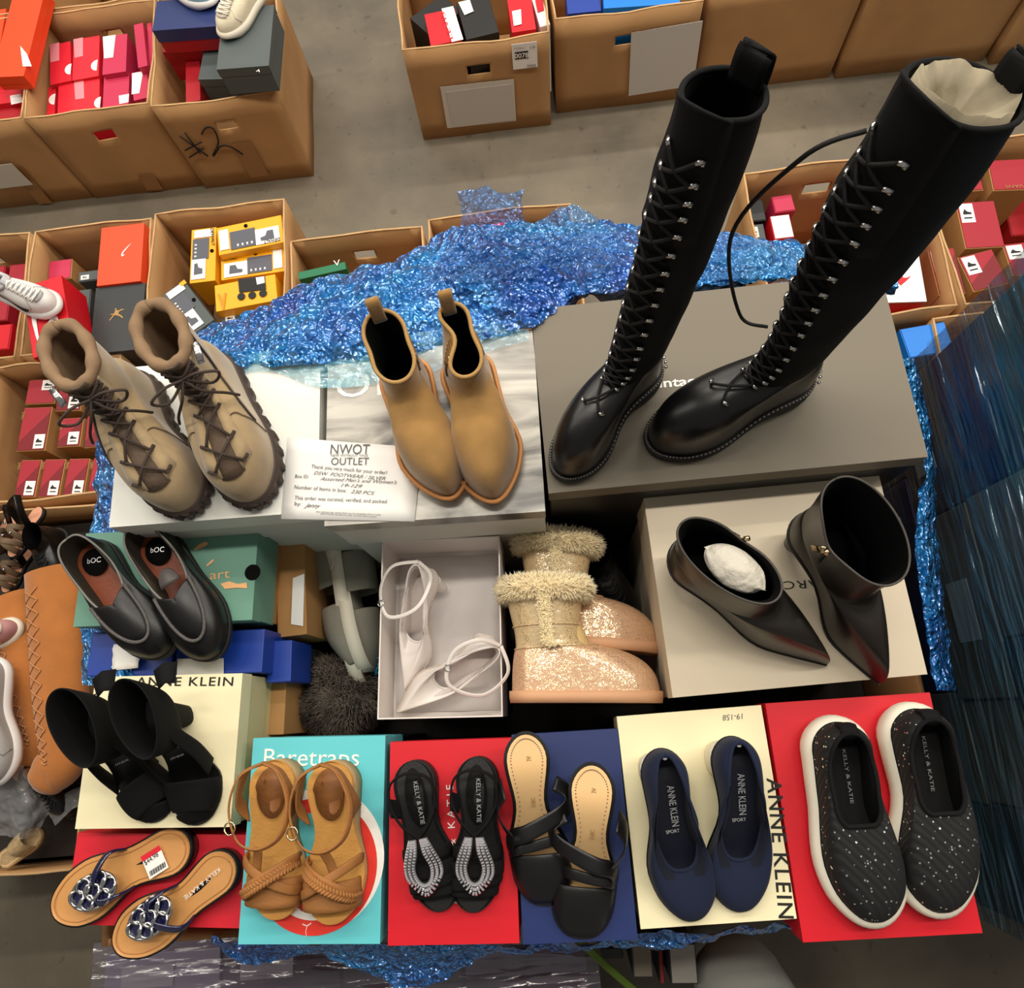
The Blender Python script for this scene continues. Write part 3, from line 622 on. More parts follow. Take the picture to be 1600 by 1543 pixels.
# ---------------------------------------------------------------- mules
def mule(heel,toe,z,side,label):
    hz=.075; M,L=place(heel,toe,z,hz,.006); W=L*.36; r=thing('mule_sandal',label,'shoe',M)
    base=outl(L,W,'square',side,hz=hz,heel_w=.66,waist=.54); top=[p+Vector((0,0,.005)) for p in base]
    sole(base,.006,M_blk,r,'sole',.0035,topz=.003); b=MB(); b.deck([p+Vector((0,0,.0045)) for p in off(base,-.001)]); b.build('insole',M_beige,r)
    b=MB(); lp=[p+Vector((0,0,.0052)) for p in off(base,-.006)]; n=len(lp); 
    for i in range(0,n):
        if lp[i].y<L*.72:
            for f in (0,.5):
                p=lp[i].lerp(lp[(i+1)%n],f); b.box(p.x-.0006,p.x+.0006,p.y-.0006,p.y+.0006,p.z-.0002,p.z+.0004)
    s=b.build('stitch_holes',M_brsole,r,smooth=False)
    heel_block(r,base,hz,hz-.004,M_blk,.92,.6,.05)
    text('ADRIENNE VITTADINI',M@Vector((0,L*.12,lift(.12,hz)+.005)),M@Vector((0,L*.42,lift(.42,hz)+.005)),M.to_3x3()@Vector((-1,0,0)),.0055,M_goldink,r,'insole_print',lift=.003)
    # wide toe band with open front
    loop=off(base,.002); rows=[]
    for j,(t,h,k) in enumerate([(.70,.030,1),(.76,.031,1),(.84,.027,1),(.92,.020,1),(.97,.012,1),(.998,.004,1)]):
        ymin=0; A=min((q for i,q in enumerate(loop) if i>n//2),key=lambda q:abs(q.y-t*L)); B=min((q for i,q in enumerate(loop) if i<=n//2),key=lambda q:abs(q.y-t*L)); row=[]
        for i in range(17):
            a=PI*i/16; c=(A+B)/2; hw=(B-A).length/2+.001; row.append(Vector((c.x-hw*math.cos(a),t*L+(-.012*math.sin(a)*side*0),lift(t,hz)+.004+h*math.sin(a)**.75)))
        rows.append(row)
    b=MB(); b.loft(rows,False); b.build('vamp',M_blk_soft,r,solid=.002,sub=1)
    pts=[];nr=[]; ctrl=[(side*W*.46,L*.70,.012),(side*W*.40,L*.60,.040),(side*W*.1,L*.565,.058),(-side*W*.34,L*.50,.056),(-side*W*.60,L*.44,.046),(-side*W*.62,L*.36,.044),(-side*W*.42,L*.30,.050)]
    pts=cr(ctrl,26); nr=[Vector((p.x*1.5,0,.04)) for p in pts]; 
    b=MB(); b.ribbon(pts,.021,.0022,nr); b.build('strap',M_blk_soft,r)
    ctrl=[(side*W*.44,L*.30,lift(.3,hz)+.01),(side*W*.58,L*.38,.060),(side*W*.56,L*.48,.050),(side*W*.4,L*.58,.046)]
    pts=cr(ctrl,16); b=MB(); b.ribbon(pts,[.034,.030,.026,.022][0],.0022,[Vector((p.x*2,0,.02)) for p in pts]); b.build('side_strap',M_blk_soft,r)
    ctrl=[(-side*W*.46,L*.64,.012),(-side*W*.34,L*.63,.036),(0,L*.645,.046),(side*W*.36,L*.67,.036),(side*W*.47,L*.70,.010)]
    pts=cr(ctrl,18); b=MB(); b.ribbon(pts,.014,.0022,[Vector((p.x*1.6,0,.035)) for p in pts]); b.build('strap',M_blk_soft,r)
mule((820,1146),(846,1412),ZF,1,'black open mule with beige insole, left one of the pair and nearer the rhinestone sandals')
mule((925,1194),(917,1464),ZF,-1,'black open mule with beige insole, right one set lower on the navy box')
# ---------------------------------------------------------------- rhinestone sandals
def gem_sandal(heel,toe,z,side,label):
    hz=.03; M,L=place(heel,toe,z,hz+.006,.006); W=L*.37; r=thing('rhinestone_sandal',label,'shoe',M); 
    base=outl(L,W,'round',side,hz=hz,heel_w=.72,waist=.66); n=len(base)
    base=[p+Vector((0,0,.008)) for p in base]
    sole(base,.02,M_rub,r,'wedge_sole',.002,bottom=lambda i,p:0.0); b=MB(); b.deck([p+Vector((0,0,.0015)) for p in off(base,.001)],crown=-.002); b.build('footbed',M_nub,r)
    b=MB(); c=Vector((0,L*.24,lift(.24,hz)+.0095)); b.loft([[c+Vector((.014*math.cos(a),L*.20*math.sin(a),lift(.24+.2*math.sin(a),hz)-lift(.24,hz)+d)) for a in [k*PI/12 for k in range(24)]] for d in (0.001,.002)],True,True,True); b.build('heel_pad',M_blkf,r)
    text('KELLY & KATIE',M@Vector((0,L*.13,lift(.13,hz)+.012)),M@Vector((0,L*.42,lift(.42,hz)+.012)),M.to_3x3()@Vector((-1,0,0)),.006,M_sil,r,'insole_print',lift=.002)
    for t,h,wd in ((.62,.028,.016),(.70,.030,.018),(.78,.028,.018),(.84,.022,.014)): arch(r,base,t,t+.01,h+.006,wd,.004,M_blkf,'strap',None)
    # slingback
    gt=(-side*.0,L*.50,.056)
    ctrl=[gt,(W*.26,L*.40,.060),(W*.42,L*.27,.062),(W*.36,L*.12,.070),(0,.012,.078),(-W*.36,L*.12,.070),(-W*.42,L*.27,.062),(-W*.26,L*.40,.060),gt]
    pts=cr(ctrl,50); b=MB(); b.ribbon(pts,.008,.003,[Vector((p.x,p.y-L*.3,.01)) for p in pts]); b.build('slingback_strap',M_nub,r)
    for s in (-1,1):
        b=MB(); b.ribbon(cr([(s*W*.34,L*.30,.036),(s*W*.44,L*.27,.062)],6),.024,.003,(s,0,.2)); b.build('elastic_panel',M_nub,r)
    # jewelled drop: two side rails meeting in a loop round a drop-shaped hole
    base2=[]; cx=0
    mb=MB(); st=MB()
    def P(x,y): 
        f=y/L; return Vector((x,y,.066-.014*sstep(f,.55,.86)-.005*(x/.02)**2))
    for ringk,off_ in enumerate((0.0,.0055,.011)):
        path=cr([Vector((a,c,0)) for a,c in [(.004+off_*.6,L*.50),(.006+off_,L*.58),(.012+off_,L*.68),(.0085+off_,L*.76),(0,L*.79+off_),(-.0085-off_,L*.76),(-.012-off_,L*.68),(-.006-off_,L*.58),(-.004-off_*.6,L*.50)]],44)
        for i,p in enumerate(path):
            q=P(p.x,p.y); nx=path[min(i+1,43)]-path[max(i-1,0)]; t=nx.normalized(); u=Vector((-t.y,t.x,0)); s=.0024; l=.0016
            v=[q+t*l*a+u*s*c+Vector((0,0,dz)) for dz,k in ((0,1),(.0028,.5)) for a,c in ((-k,-k),(k,-k),(k,k),(-k,k))]
            st.add(v,[(0,1,2,3),(7,6,5,4),(0,4,5,1),(1,5,6,2),(2,6,7,3),(3,7,4,0)])
    pl=MB(); ctr=[P(p.x,p.y)-Vector((0,0,.001)) for p in cr([Vector((a,c,0)) for a,c in [(.008,L*.49),(.011,L*.58),(.018,L*.68),(.0145,L*.77),(0,L*.82),(-.0145,L*.77),(-.018,L*.68),(-.011,L*.58),(-.008,L*.49)]],40)]
    inn=[P(p.x,p.y)-Vector((0,0,.001)) for p in cr([Vector((a,c,0)) for a,c in [(.002,L*.49),(.003,L*.60),(.0095,L*.68),(.006,L*.75),(0,L*.77),(-.006,L*.75),(-.0095,L*.68),(-.003,L*.60),(-.002,L*.49)]],40)]
    pl.loft([ctr,inn],False); o=pl.build('jewelled_drop',M_blkf,r,solid=.002)
    g=st.build('rhinestones',mat('rhinestone',(238,236,240),.08,metal=.75,spec=1),o,smooth=False); g['kind']='stuff'
gem_sandal((643,1190),(682,1422),ZF,1,'black slingback sandal with rhinestone drop, left one of the pair on the red box')
gem_sandal((745,1184),(748,1422),ZF,-1,'black slingback sandal with rhinestone drop, right one next to the black and beige mules')
# ---------------------------------------------------------------- brown strappy sandals
def strappy(heel,toe,z,side,label,flop):
    hz=.032; M,L=place(heel,toe,z,hz+.008,.008); W=L*.40; r=thing('strappy_sandal',label,'shoe',M)
    base=[p+Vector((0,0,.011)) for p in outl(L,W,'round',side,hz=hz,heel_w=.72,waist=.68)]
    sole(base,.02,M_cork,r,'wedge_sole',.002,bottom=lambda i,p:0.0); 
    b=MB(); lp=off(base,.002,.001); b.loft([lp,[p+Vector((0,0,.005)) for p in off(lp,-.001)]]); b.deck([p+Vector((0,0,.005)) for p in off(lp,-.001)],crown=-.003); b.build('footbed',M_sandf,r)
    hp=[]; 
    for k in range(28):
        a=2*PI*k/28; y=L*(.20+.165*math.sin(a)); hp.append(Vector((W*.27*math.cos(a)*(1.05 if y<L*.2 else .9),y,lift(y/L,hz)+.0175)))
    b=MB(); b.loft([hp,[p*1+Vector((0,0,.0012)) for p in hp]],True,True,True); b.build('heel_pad',mat('brown_heel_pad',(138,88,44),.6,.3,200),r)
    arch(r,base,.80,.83,.040,.036,.0028,M_sand,'toe_strap',None)
    A=arch(r,base,.60,.80,.050,.012,.004,M_sand,'cross_strap',None) if side<0 else arch(r,base,.80,.60,.050,.012,.004,M_sand,'cross_strap',None)
    A=arch(r,base,.82,.60,.052,.012,.003,M_sand,'cross_strap',None) if side<0 else arch(r,base,.60,.82,.052,.012,.003,M_sand,'cross_strap',None)
    # braid along the second strap
    A=[p+Vector((0,.006,.004)) for p in A]; b=MB()
    for ph in (0,2*PI/3,4*PI/3):
        pts=[]; m_=90
        for i in range(m_):
            u=i/(m_-1)*(len(A)-1); k=min(int(u),len(A)-2); p=A[k].lerp(A[k+1],u-k); tdir=(A[k+1]-A[k]).normalized(); sd=tdir.cross(Vector((0,0,1))).normalized(); a=i/m_*2*PI*9+ph
            pts.append(p+sd*.005*math.sin(a)+Vector((0,0,.0022*math.sin(2*a))))
        b.tube(pts,.0024,6)
    b.build('braided_strap',M_sand,r)
    for s in (-1,1):
        b=MB(); ctrl=[(s*W*.40,L*.33,.030+.012),(s*W*.46,L*.24,.066),(s*W*.30,L*.06,.082),(0,.0,.086)]; pts=cr(ctrl,16); b.ribbon(pts,[.030-.018*i/15 for i in range(16)],.0026,[Vector((p.x,p.y-L*.25,.005)) for p in pts]); b.build('heel_strap',M_sand,r)
    ctrl=[(0,L*.0,.086),(W*.36,L*.08,.090),(W*.52,L*.28,.084),(W*.36,L*.48,.078),(0,L*.53,.078),(-W*.36,L*.44,.080),(-W*.46,L*.24,.084),(-W*.26,L*.05,.088),(0,0,.087)]
    pts=cr(ctrl,54); b=MB(); b.ribbon(pts,.009,.0028,[Vector((p.x,p.y-L*.27,.02)) for p in pts]); b.build('ankle_strap',M_sand,r)
    bx=Vector((W*.46,L*.40,.084)); b=MB(); b.tube([bx+Vector((.007*math.cos(a),.008*math.sin(a),.002)) for a in [k*PI/6 for k in range(13)]],.0012,6); b.build('buckle',M_gold,r)
    b=MB(); ctrl=[(0,L*.52,.078),(side*W*.06,L*.60,.064),(side*W*.1,L*.68,.056)]; b.ribbon(cr(ctrl,8),.012,.0026); b.build('centre_strap',M_sand,r)
strappy((432,1188),(424,1433),ZF,1,'brown strappy sandal with braided strap, left one at the edge of the turquoise box',0)
strappy((518,1190),(530,1440),ZF,-1,'brown strappy sandal with braided strap, right one in the middle of the turquoise box',1)
# ---------------------------------------------------------------- flip-flops
def flip(heel,toe,z,side,label,tagged):
    M,L=place(heel,toe,z,.022,.012); W=L*.37; r=thing('flip_flop',label,'shoe',M)
    base=[p+Vector((0,0,.014+.010*(1-sstep(p.y/L,.15,.5)))) for p in outl(L,W,'round',side,heel_w=.74,waist=.68)]
    sole(base,.01,M_blk,r,'sole',.003,bottom=lambda i,p:0.0,topz=.001); b=MB(); tp=[p+Vector((0,0,.003)) for p in off(base,.0)]; b.loft([off(base,.001),tp]); b.deck(tp,crown=-.002); b.build('footbed',M_flip,r)
    b=MB(); l2=off(tp,-.005,.0002); b.tube(l2+[l2[0]],.0006,5); b.build('footbed_stitching',M_gum,r)
    post=Vector((-side*W*.16,L*.80,.018)); knot=Vector((-side*W*.10,L*.66,.034)); M_pn=M_navypat
    b=MB(); pts=cr([post,post+Vector((0,-.006,.014)),knot],10); b.ribbon(pts,.014,.006,[Vector((0,.4,1))]*10); b.build('toe_post_strap',M_pn,r)
    b=MB()
    for i in range(5): q=pts[2+i]; b.tube([q+Vector((-.008,0,-.001)),q+Vector((0,0,.004)),q+Vector((.008,0,-.001))],.0009,6)
    b.build('silver_wire_wrap',M_steel,r)
    for s in (-1,1):
        e=min((q for i,q in enumerate(base) if (i<=28)==(s>0)),key=lambda q:abs(q.y-L*.42)); b=MB(); pts=cr([knot,knot+Vector((s*W*.22,-L*.06,.012)),e+Vector((s*.004,L*.06,.022)),e+Vector((s*.001,0,0.002))],16); b.ribbon(pts,.012,.004,[Vector((s*(.2+1.5*i/15),0,1-.6*i/15)) for i in range(16)]); b.build('side_strap',M_pn,r)
    # open silver medallion, hammered cells
    c=knot+Vector((0,-.006,.006)); b=MB(); pts_=[]
    cells=[(0,.023,.010),(-.011,.011,.0095),(.011,.011,.0095),(0,-.001,.0105),(-.012,-.013,.0095),(.012,-.013,.0095),(0,-.024,.010)]
    for x,y,rr in cells:
        lp=[c+Vector((x+rr*math.cos(a)*(1+.12*math.sin(3*a+x*200)),y+rr*math.sin(a),.006-.12*abs(x)-.1*abs(y)+.002*math.sin(2*a))) for a in [k*2*PI/14 for k in range(15)]]; b.tube(lp,.0021,7)
    lp=[c+Vector((.022*math.cos(a),.033*math.sin(a),.001)) for a in [k*2*PI/24 for k in range(25)]]; b.tube(lp,.0022,7)
    o=b.build('silver_ornament',M_steel,r); 
    b=MB(); b.loft([[c+Vector((f*.021*math.cos(a),f*.032*math.sin(a),.0)) for a in [k*2*PI/20 for k in range(20)]] for f in (1,.5,.02)]); b.build('ornament_backing',M_pn,o)
    R3=M.to_3x3()
    if tagged:
        p=Vector((-.005,L*.24,.0285)); b=MB(); ca,sa=math.cos(.15),math.sin(.15); Q=[Vector((p.x+ca*a-sa*c,p.y+sa*a+ca*c,p.z)) for a,c in ((-.017,-.015),(.017,-.015),(.017,.015),(-.017,.015))]; b.loft([Q,[q+Vector((0,0,.0004)) for q in Q]],True,True,True); s=fixn(b.build('price_sticker',M_paper,r,smooth=False))
        Q2=[Q[1].lerp(Q[0],0),Q[2],Q[2].lerp(Q[3],.22),Q[1].lerp(Q[0],.22)]; b=MB(); b.loft([[q+Vector((0,0,.0005)) for q in Q2],[q+Vector((0,0,.0008)) for q in Q2]],True,True,True); fixn(b.build('red_band',M_scarlet,s,smooth=False))
        text('$44.98',M@(Q[3].lerp(Q[2],.60)+Vector((0,-.002,.0006))),M@(Q[0].lerp(Q[1],.60)+Vector((0,.006,.0006))),R3@Vector((1,0,0)),.0065,M_ink,r,'price_print')
        b=MB()
        for i in range(14): f=.1+.06*i; a=Q[3].lerp(Q[0],f); d=(Q[2]-Q[3]).normalized(); a2=a+d*.003; b.box(min(a2.x,a2.x+.007),a2.x+.007,a2.y-.0004*(1+i%2),a2.y+.0004,p.z+.0005,p.z+.0009)
        b.build('barcode',M_ink,s,smooth=False)
    else: text('KELLY & KATIE',M@Vector((.004,L*.10,.029)),M@Vector((.004,L*.42,.021)),R3@Vector((-1,0,0)),.006,M_wink,r,'insole_print',lift=.0008)
flip((297,1316),(82,1412),1.15,1,'tan flip-flop with silver ornament and a price sticker on its footbed',True)
flip((366,1342),(186,1488),1.15,-1,'tan flip-flop with silver ornament and no sticker, hanging over the scarlet box edge',False)
# ---------------------------------------------------------------- cuff heels
def cuff_heel(heel,toe,z,side,label,back=0):
    hz=.07; M,L=place(heel,toe,z,hz,.006); W=L*.42; r=thing('cuff_heel_sandal',label,'shoe',M)
    base=[p+Vector((0,0,.004)) for p in outl(L,W,'round',side,hz=hz,heel_w=.6,waist=.58)]; n=len(base)
    sole(base,.006,M_blk,r,'sole',.001); b=MB(); b.deck([p+Vector((0,0,.002)) for p in base]); b.build('insole',M_blk_soft,r)
    heel_block(r,base,hz,hz-.002,M_nub,.85,.62,.05)
    text('ANNE KLEIN',M@Vector((0,L*.10,lift(.1,hz)+.007)),M@Vector((0,L*.40,lift(.40,hz)+.007)),M.to_3x3()@Vector((-1,0,0)),.011,M_sil,r,'insole_print',lift=.002,bold=.01)
    text('iflex',M@Vector((.012,L*.47,lift(.47,hz)+.007)),M@Vector((-.008,L*.47,lift(.47,hz)+.007)),M.to_3x3()@Vector((0,-1,0)),.004,M_sil,r,'insole_print',lift=.002)
    loop=off(base,.002)
    def cov(t0,t1,h0,h1,nm,k=6,sk=0):
        rows=[]
        for j in range(k):
            f=j/(k-1); t=t0+(t1-t0)*f; h=h0+(h1-h0)*f; row=[]
            for i in range(17):
                a=PI*i/16; u=(1-math.cos(a))/2; tt=t+sk*(u-.5)*side; A=min((q for ii,q in enumerate(loop) if ii>n//2),key=lambda q:abs(q.y-tt*L)); B=min((q for ii,q in enumerate(loop) if ii<=n//2),key=lambda q:abs(q.y-tt*L)); c=(A+B)/2; hw=(B-A).length/2
                row.append(Vector((c.x-hw*math.cos(a),tt*L,lift(tt,hz)+.004+h*math.sin(a)**.7)))
            rows.append(row)
        b=MB(); b.loft(rows,False); return b.build(nm,M_nub,r,solid=.0025,sub=1)
    cov(.66,.90,.042,.024,'toe_band',7,.10); cov(.88,.985,.024,.006,'toe_cap',5)
    # side wings rising to the ankle cuff
    for s in (-1,1):
        b=MB(); pts=cr([(s*W*.40,L*.62,.018),(s*W*.42,L*.48,.050),(s*W*.34,L*.34,.085),(s*W*.26,L*.20,.108)],14); b.ribbon(pts,[.030-.010*i/13 for i in range(14)],.0025,(s,0,.25)); b.build('side_wing',M_nub,r)
    cz=hz+.042; rows=[]
    for zz,sc in ((-.046,.84),(-.024,.94),(.0,1.0),(.022,1.05),(.034,1.08)):
        rows.append([Vector((-.006+.026*sc*math.sin(a)*(1+.12*math.cos(a)),.030-.050*sc*math.cos(a),cz+zz+.014*math.cos(a))) for a in [k*2*PI/36 for k in range(36)]])
    b=MB(); b.loft(rows); b.build('ankle_cuff',M_nub,r,solid=.003,sub=1)
    b=MB(); bk=cr([(0,.002,hz),(0,-.008,hz+.02),(0,-.014,cz-.02)],8); b.ribbon(bk,.034,.0025,(0,-1,0)); b.build('heel_counter',M_nub,r)
    b=MB(); p=Vector((-.036,-.012,cz+.014)); b.ribbon([p,p+Vector((-.014,-.004,.004)),p+Vector((-.028,-.0,.0))],.03,.0025,(0,-.3,1)); b.build('cuff_flap',M_nub,r)
cuff_heel((152,1106),(240,1285),ZF,1,'black open-toe heel with wide ankle cuff, left one leaning over the cream box edge')
cuff_heel((242,1092),(322,1283),ZF,-1,'black open-toe heel with wide ankle cuff, right one near the middle of the cream box')
# ---------------------------------------------------------------- loafers
def loafer(heel,toe,z,side,label,flap):
    M,L=place(heel,toe,z,.02,.012); W=L*.385; r=thing('loafer',label,'shoe',M)
    base=[p+Vector((0,0,.010+.008*(1-sstep(p.y/L,.15,.5)))) for p in outl(L,W,'round',side,heel_w=.70,waist=.74)]; n=len(base)
    sole(base,.01,M_rub,r,'sole',.002,bottom=lambda i,p:0.0)
    hi=opening(n,.004,L*.58,W*.34,lambda t:.068-.020*sstep(t,0,.6)+.004*sstep(t,.8,1),sq=.62)
    sh=shell(base,hi,8,1.25,.9)
    # split: side walls to the apron seam, apron as own part
    seam=[]; A=[]
    b=MB(); b.loft(sh); b.build('upper',M_blk_soft,r,sub=1)
    b=MB(); b.tube(hi+[hi[0]],.0018,6); b.build('topline_piping',mat('grey_piping',(120,116,112),.5),r)
    ap=[]
    for i in range(33):
        a=PI*i/32; ap.append(Vector((-W*.33*math.cos(a)-side*W*.07*math.sin(a),L*.50+L*.385*math.sin(a)**.75,0)))
    def zs(x,y):
        f=(y-L*.5)/(L*.42); return .060-.020*max(0,f)**1.6-.009*(x/(W*.35))**2
    # raised apron plug following the vamp
    rows=[]
    for sc in (1,.93,.75,.5,.25,.02):
        rows.append([Vector((p.x*sc-side*W*.03*(1-sc),L*.50+(p.y-L*.50)*sc+(.02)*(1-sc),zs(p.x*sc,L*.50+(p.y-L*.5)*sc)+(.000 if sc==1 else .0035))) for p in ap])
    b=MB(); b.loft(rows,False); fixn(b.build('apron',M_blk_soft,r,sub=1,solid=.002))
    b=MB(); b.tube([Vector((p.x,p.y,zs(p.x,p.y)+.0035)) for p in ap],.0026,8); b.build('apron_seam',mat('grey_seam',(88,84,82),.5,.8,500),r)
    inn=[p+Vector((0,0,.004)) for p in off(base,-.006)]; b=MB(); b.loft(shell(inn,off(hi,-.0025,-.0005),6)); b.build('lining',mat('dark_olive_lining',(48,42,32),.8),r)
    b=MB(); b.deck([p+Vector((0,0,.006)) for p in off(base,-.005)]); io=b.build('insole',M_insbr,r)
    c=Vector((0,L*.17,.0255)); b=MB(); b.loft([[c+Vector((W*.22*math.cos(a),L*.10*math.sin(a),d)) for a in [k*PI/12 for k in range(24)]] for d in (0,.001)],True,True,True); b.build('heel_pad',M_lin,io)
    text('bOC',M@Vector((.010,L*.15,.0268)),M@Vector((-.008,L*.20,.0268)),M.to_3x3()@Vector((0,-1,0)),.008,M_sil,r,'insole_print',lift=.0006)
    if flap:
        b=MB(); Q=[Vector((W*.30*math.cos(a)*.6+.0,L*.46-L*.12*math.sin(a),.046)) for a in [PI*k/12 for k in range(13)]]; b.loft([Q,[q+Vector((0,.002,.003)) for q in Q]],True,True,True); b.build('loose_tongue_flap',mat('grey_leather_flap',(84,78,76),.5),r)
loafer((133,850),(252,1028),ZF,1,'black leather loafer with brown insole, left one at the edge of the sage green box',False)
loafer((232,832),(346,1020),ZF,-1,'black leather loafer with brown insole and loose tongue flap, right one of the pair',True)
# ---------------------------------------------------------------- boots
def rings(n,rows):
    """rows: (z, yback, yfront, halfwidth, slope, cx)"""
    out=[]
    for row in rows:
        z,y0,y1,w_,sl=row[:5]; cx=row[5] if len(row)>5 else 0
        out.append([Vector((cx+w_*math.copysign(abs(math.sin(th))**.92,math.sin(th)),y0+(y1-y0)*(1-math.cos(th))/2,z+sl*((1-math.cos(th))/2-.5))) for th in [2*PI*i/n for i in range(n)]])
    return out
def resample(loops,k):
    """smooth the stack of loops with splines through the same column of each"""
    n=len(loops[0]); cols=[cr([l[i] for l in loops],k) for i in range(n)]; return [[cols[i][j] for i in range(n)] for j in range(k)]
def combat(heel,toe,z,side,label,lean=0):
    M,L=place(heel,toe,z,0.0,.012); W=L*.375; r=thing('combat_boot',label,'boot',M); n=56
    base=[Vector((p.x,p.y,.030)) for p in outl(L,W,'round',side,heel_w=.76,waist=.80)]
    # lug sole
    lo=off(base,.006); N2=len(lo); loops=[]
    dense=cr(lo,168,True)
    for zz,d in ((0,-.006),(.001,0),(.014,.001),(.017,-.003),(.030,-.002),(.031,-.007)):
        lp=off(dense,d); 
        if zz<.016: lp=[Vector((p.x,p.y,zz+.004*sstep(p.y/L,.85,1))) + (Vector((0,0,0)) if (i//3)%2 else (Vector((0,L*.5,0))-Vector((p.x,p.y,0))).normalized()*.0045) for i,p in enumerate(lp)]
        else: lp=[Vector((p.x,p.y,zz)) for p in lp]
        loops.append(lp)
    b=MB(); b.loft(loops); b.deck(loops[0]); b.deck(loops[-1]); fixn(b.build('lug_sole',M_brsole,r,smooth=True))
    ank=opening(n,.012,L*.50,W*.33,lambda t:.092+.018*t,sq=.9)
    sh=shell(base,ank,8,1.35,.72)
    rg=rings(n,[(.128,.006,L*.44,W*.34,.012),(.155,.002,L*.42,W*.35,.006),(.178,.0,L*.42,W*.37,-.006)])
    loops=sh[:-1]+resample([sh[-2],sh[-1]]+rg,14)[3:]
    b=MB(); b.loft(loops); b.build('suede_upper',M_taupe,r,sub=1)
    top=loops[-1]; b=MB(); lp=[]
    for i in range(0,n,1): lp.append(top[i]+Vector((0,0,.002)))
    rad=[.0085+.0012*math.sin(i*PI/3.5) for i in range(n+1)]; b.tube([p-(p-Vector((0,L*.22,p.z))).normalized()*.006 for p in lp]+[lp[0]-(lp[0]-Vector((0,L*.22,lp[0].z))).normalized()*.006],.01,10,rad=rad); b.build('padded_collar',M_taupe2,r)
    lining(r,loops,base,M_taupe2,.010)
    J=len(loops)-1
    # facing panels and laces
    for s in (-1,1):
        b=MB(); A=[pt(loops,3.6+(J-3.9)*i/14,s*2.2,.0022) for i in range(15)]; Bp=[pt(loops,3.6+(J-3.9)*i/14,s*5.6,.0022) for i in range(15)]
        b.loft([A,[a.lerp(c,.5)+Vector((0,0,.001)) for a,c in zip(A,Bp)],Bp],False); fixn(b.build('lace_facing',M_taupe,r,solid=.0016))
    b=MB(); A=[[pt(loops,3.4+(J-3.4)*i/14,k,.0008+.002*(1-abs(k)/3)) for k in (-2.6,-1.3,0,1.3,2.6)] for i in range(15)]
    tp=[p+Vector((0,.006,.016)) for p in A[-1]]; b.loft(A+[tp],False); b.build('tongue',mat('dark_taupe_tongue',(92,76,62),.9,.4,200),r,solid=.003)
    rowsJ=[4.0+(J-4.5)*i/8 for i in range(9)]
    lc=MB()
    for i,j in enumerate(rowsJ):
        for s in (-1,1):
            p=pt(loops,j,s*3.3,.0035); q=pt(loops,j,s*1.2,.006); ey=MB(); ey.tube([p+Vector((.0032*math.cos(a),0.0032*math.sin(a)*.6,.0032*math.sin(a)*.6)) for a in [k*PI/4 for k in range(9)]],.0009,5); ey.build('eyelet',M_brsole,r)
            if i<8:
                e=pt(loops,rowsJ[i+1],-s*3.3,.005); mid=(p+e)/2; mid+= (pt(loops,(j+rowsJ[i+1])/2,0,.010)-pt(loops,(j+rowsJ[i+1])/2,0,0)); lc.tube(cr([p,mid,e],9),.0021,7)
            o=pt(loops,j,s*4.6,.004); lc.tube([p,o],.0024,6)
    e0=pt(loops,J-.4,-3,.008); e1=pt(loops,J-.4,3,.008); kn=pt(loops,J-1,0,.016)
    for s,e in ((-1,e0),(1,e1)):
        lc.tube(cr([kn,kn+Vector((s*.022,.008,.012)),kn+Vector((s*.046,.014,.004)),kn+Vector((s*.030,.014,-.012)),kn],24),.002,7)
        lc.tube(cr([kn,kn+Vector((s*.014,.018,-.012)),kn+Vector((s*.034,.018,-.04)),kn+Vector((s*.044,.016,-.062))],20),.002,7)
    lc.build('laces',M_lace,r)
    # side zip with metal pull
    s=side; b=MB(); Z=[pt(loops,2.5+(J-2.6)*i/12,-s*11,.0016) for i in range(13)]; b.ribbon(Z,.006,.002,(-s,0,0)); b.build('zip',M_brsole,r)
    b=MB(); z0=pt(loops,J-.2,-s*9,.006); b.tube([z0,z0+Vector((0,.006,.005))],.003,8); b.ribbon([z0+Vector((0,.004,.006)),z0+Vector((-s*.004,.030,-.002))],.009,.0014,(0,.3,1)); b.build('zip_pull',M_steel,r)
    b=MB(); pts=[pt(sh,j_,k_,.0012) for j_,k_ in [(.4,11),(3,10.6),(5,9),(6.3,6.5),(6.5,0),(6.3,-6.5),(5,-9),(3,-10.6),(.4,-11)]]; b.tube(cr(pts,50),.0009,5); b.build('toe_seam',mat('taupe_seam',(110,92,70),.8),r)
combat((208,598),(292,806),ZB,1,'taupe suede lace-up combat boot, left one of the pair on the white box')
combat((330,570),(417,782),ZB,-1,'taupe suede lace-up combat boot, right one of the pair on the white box')
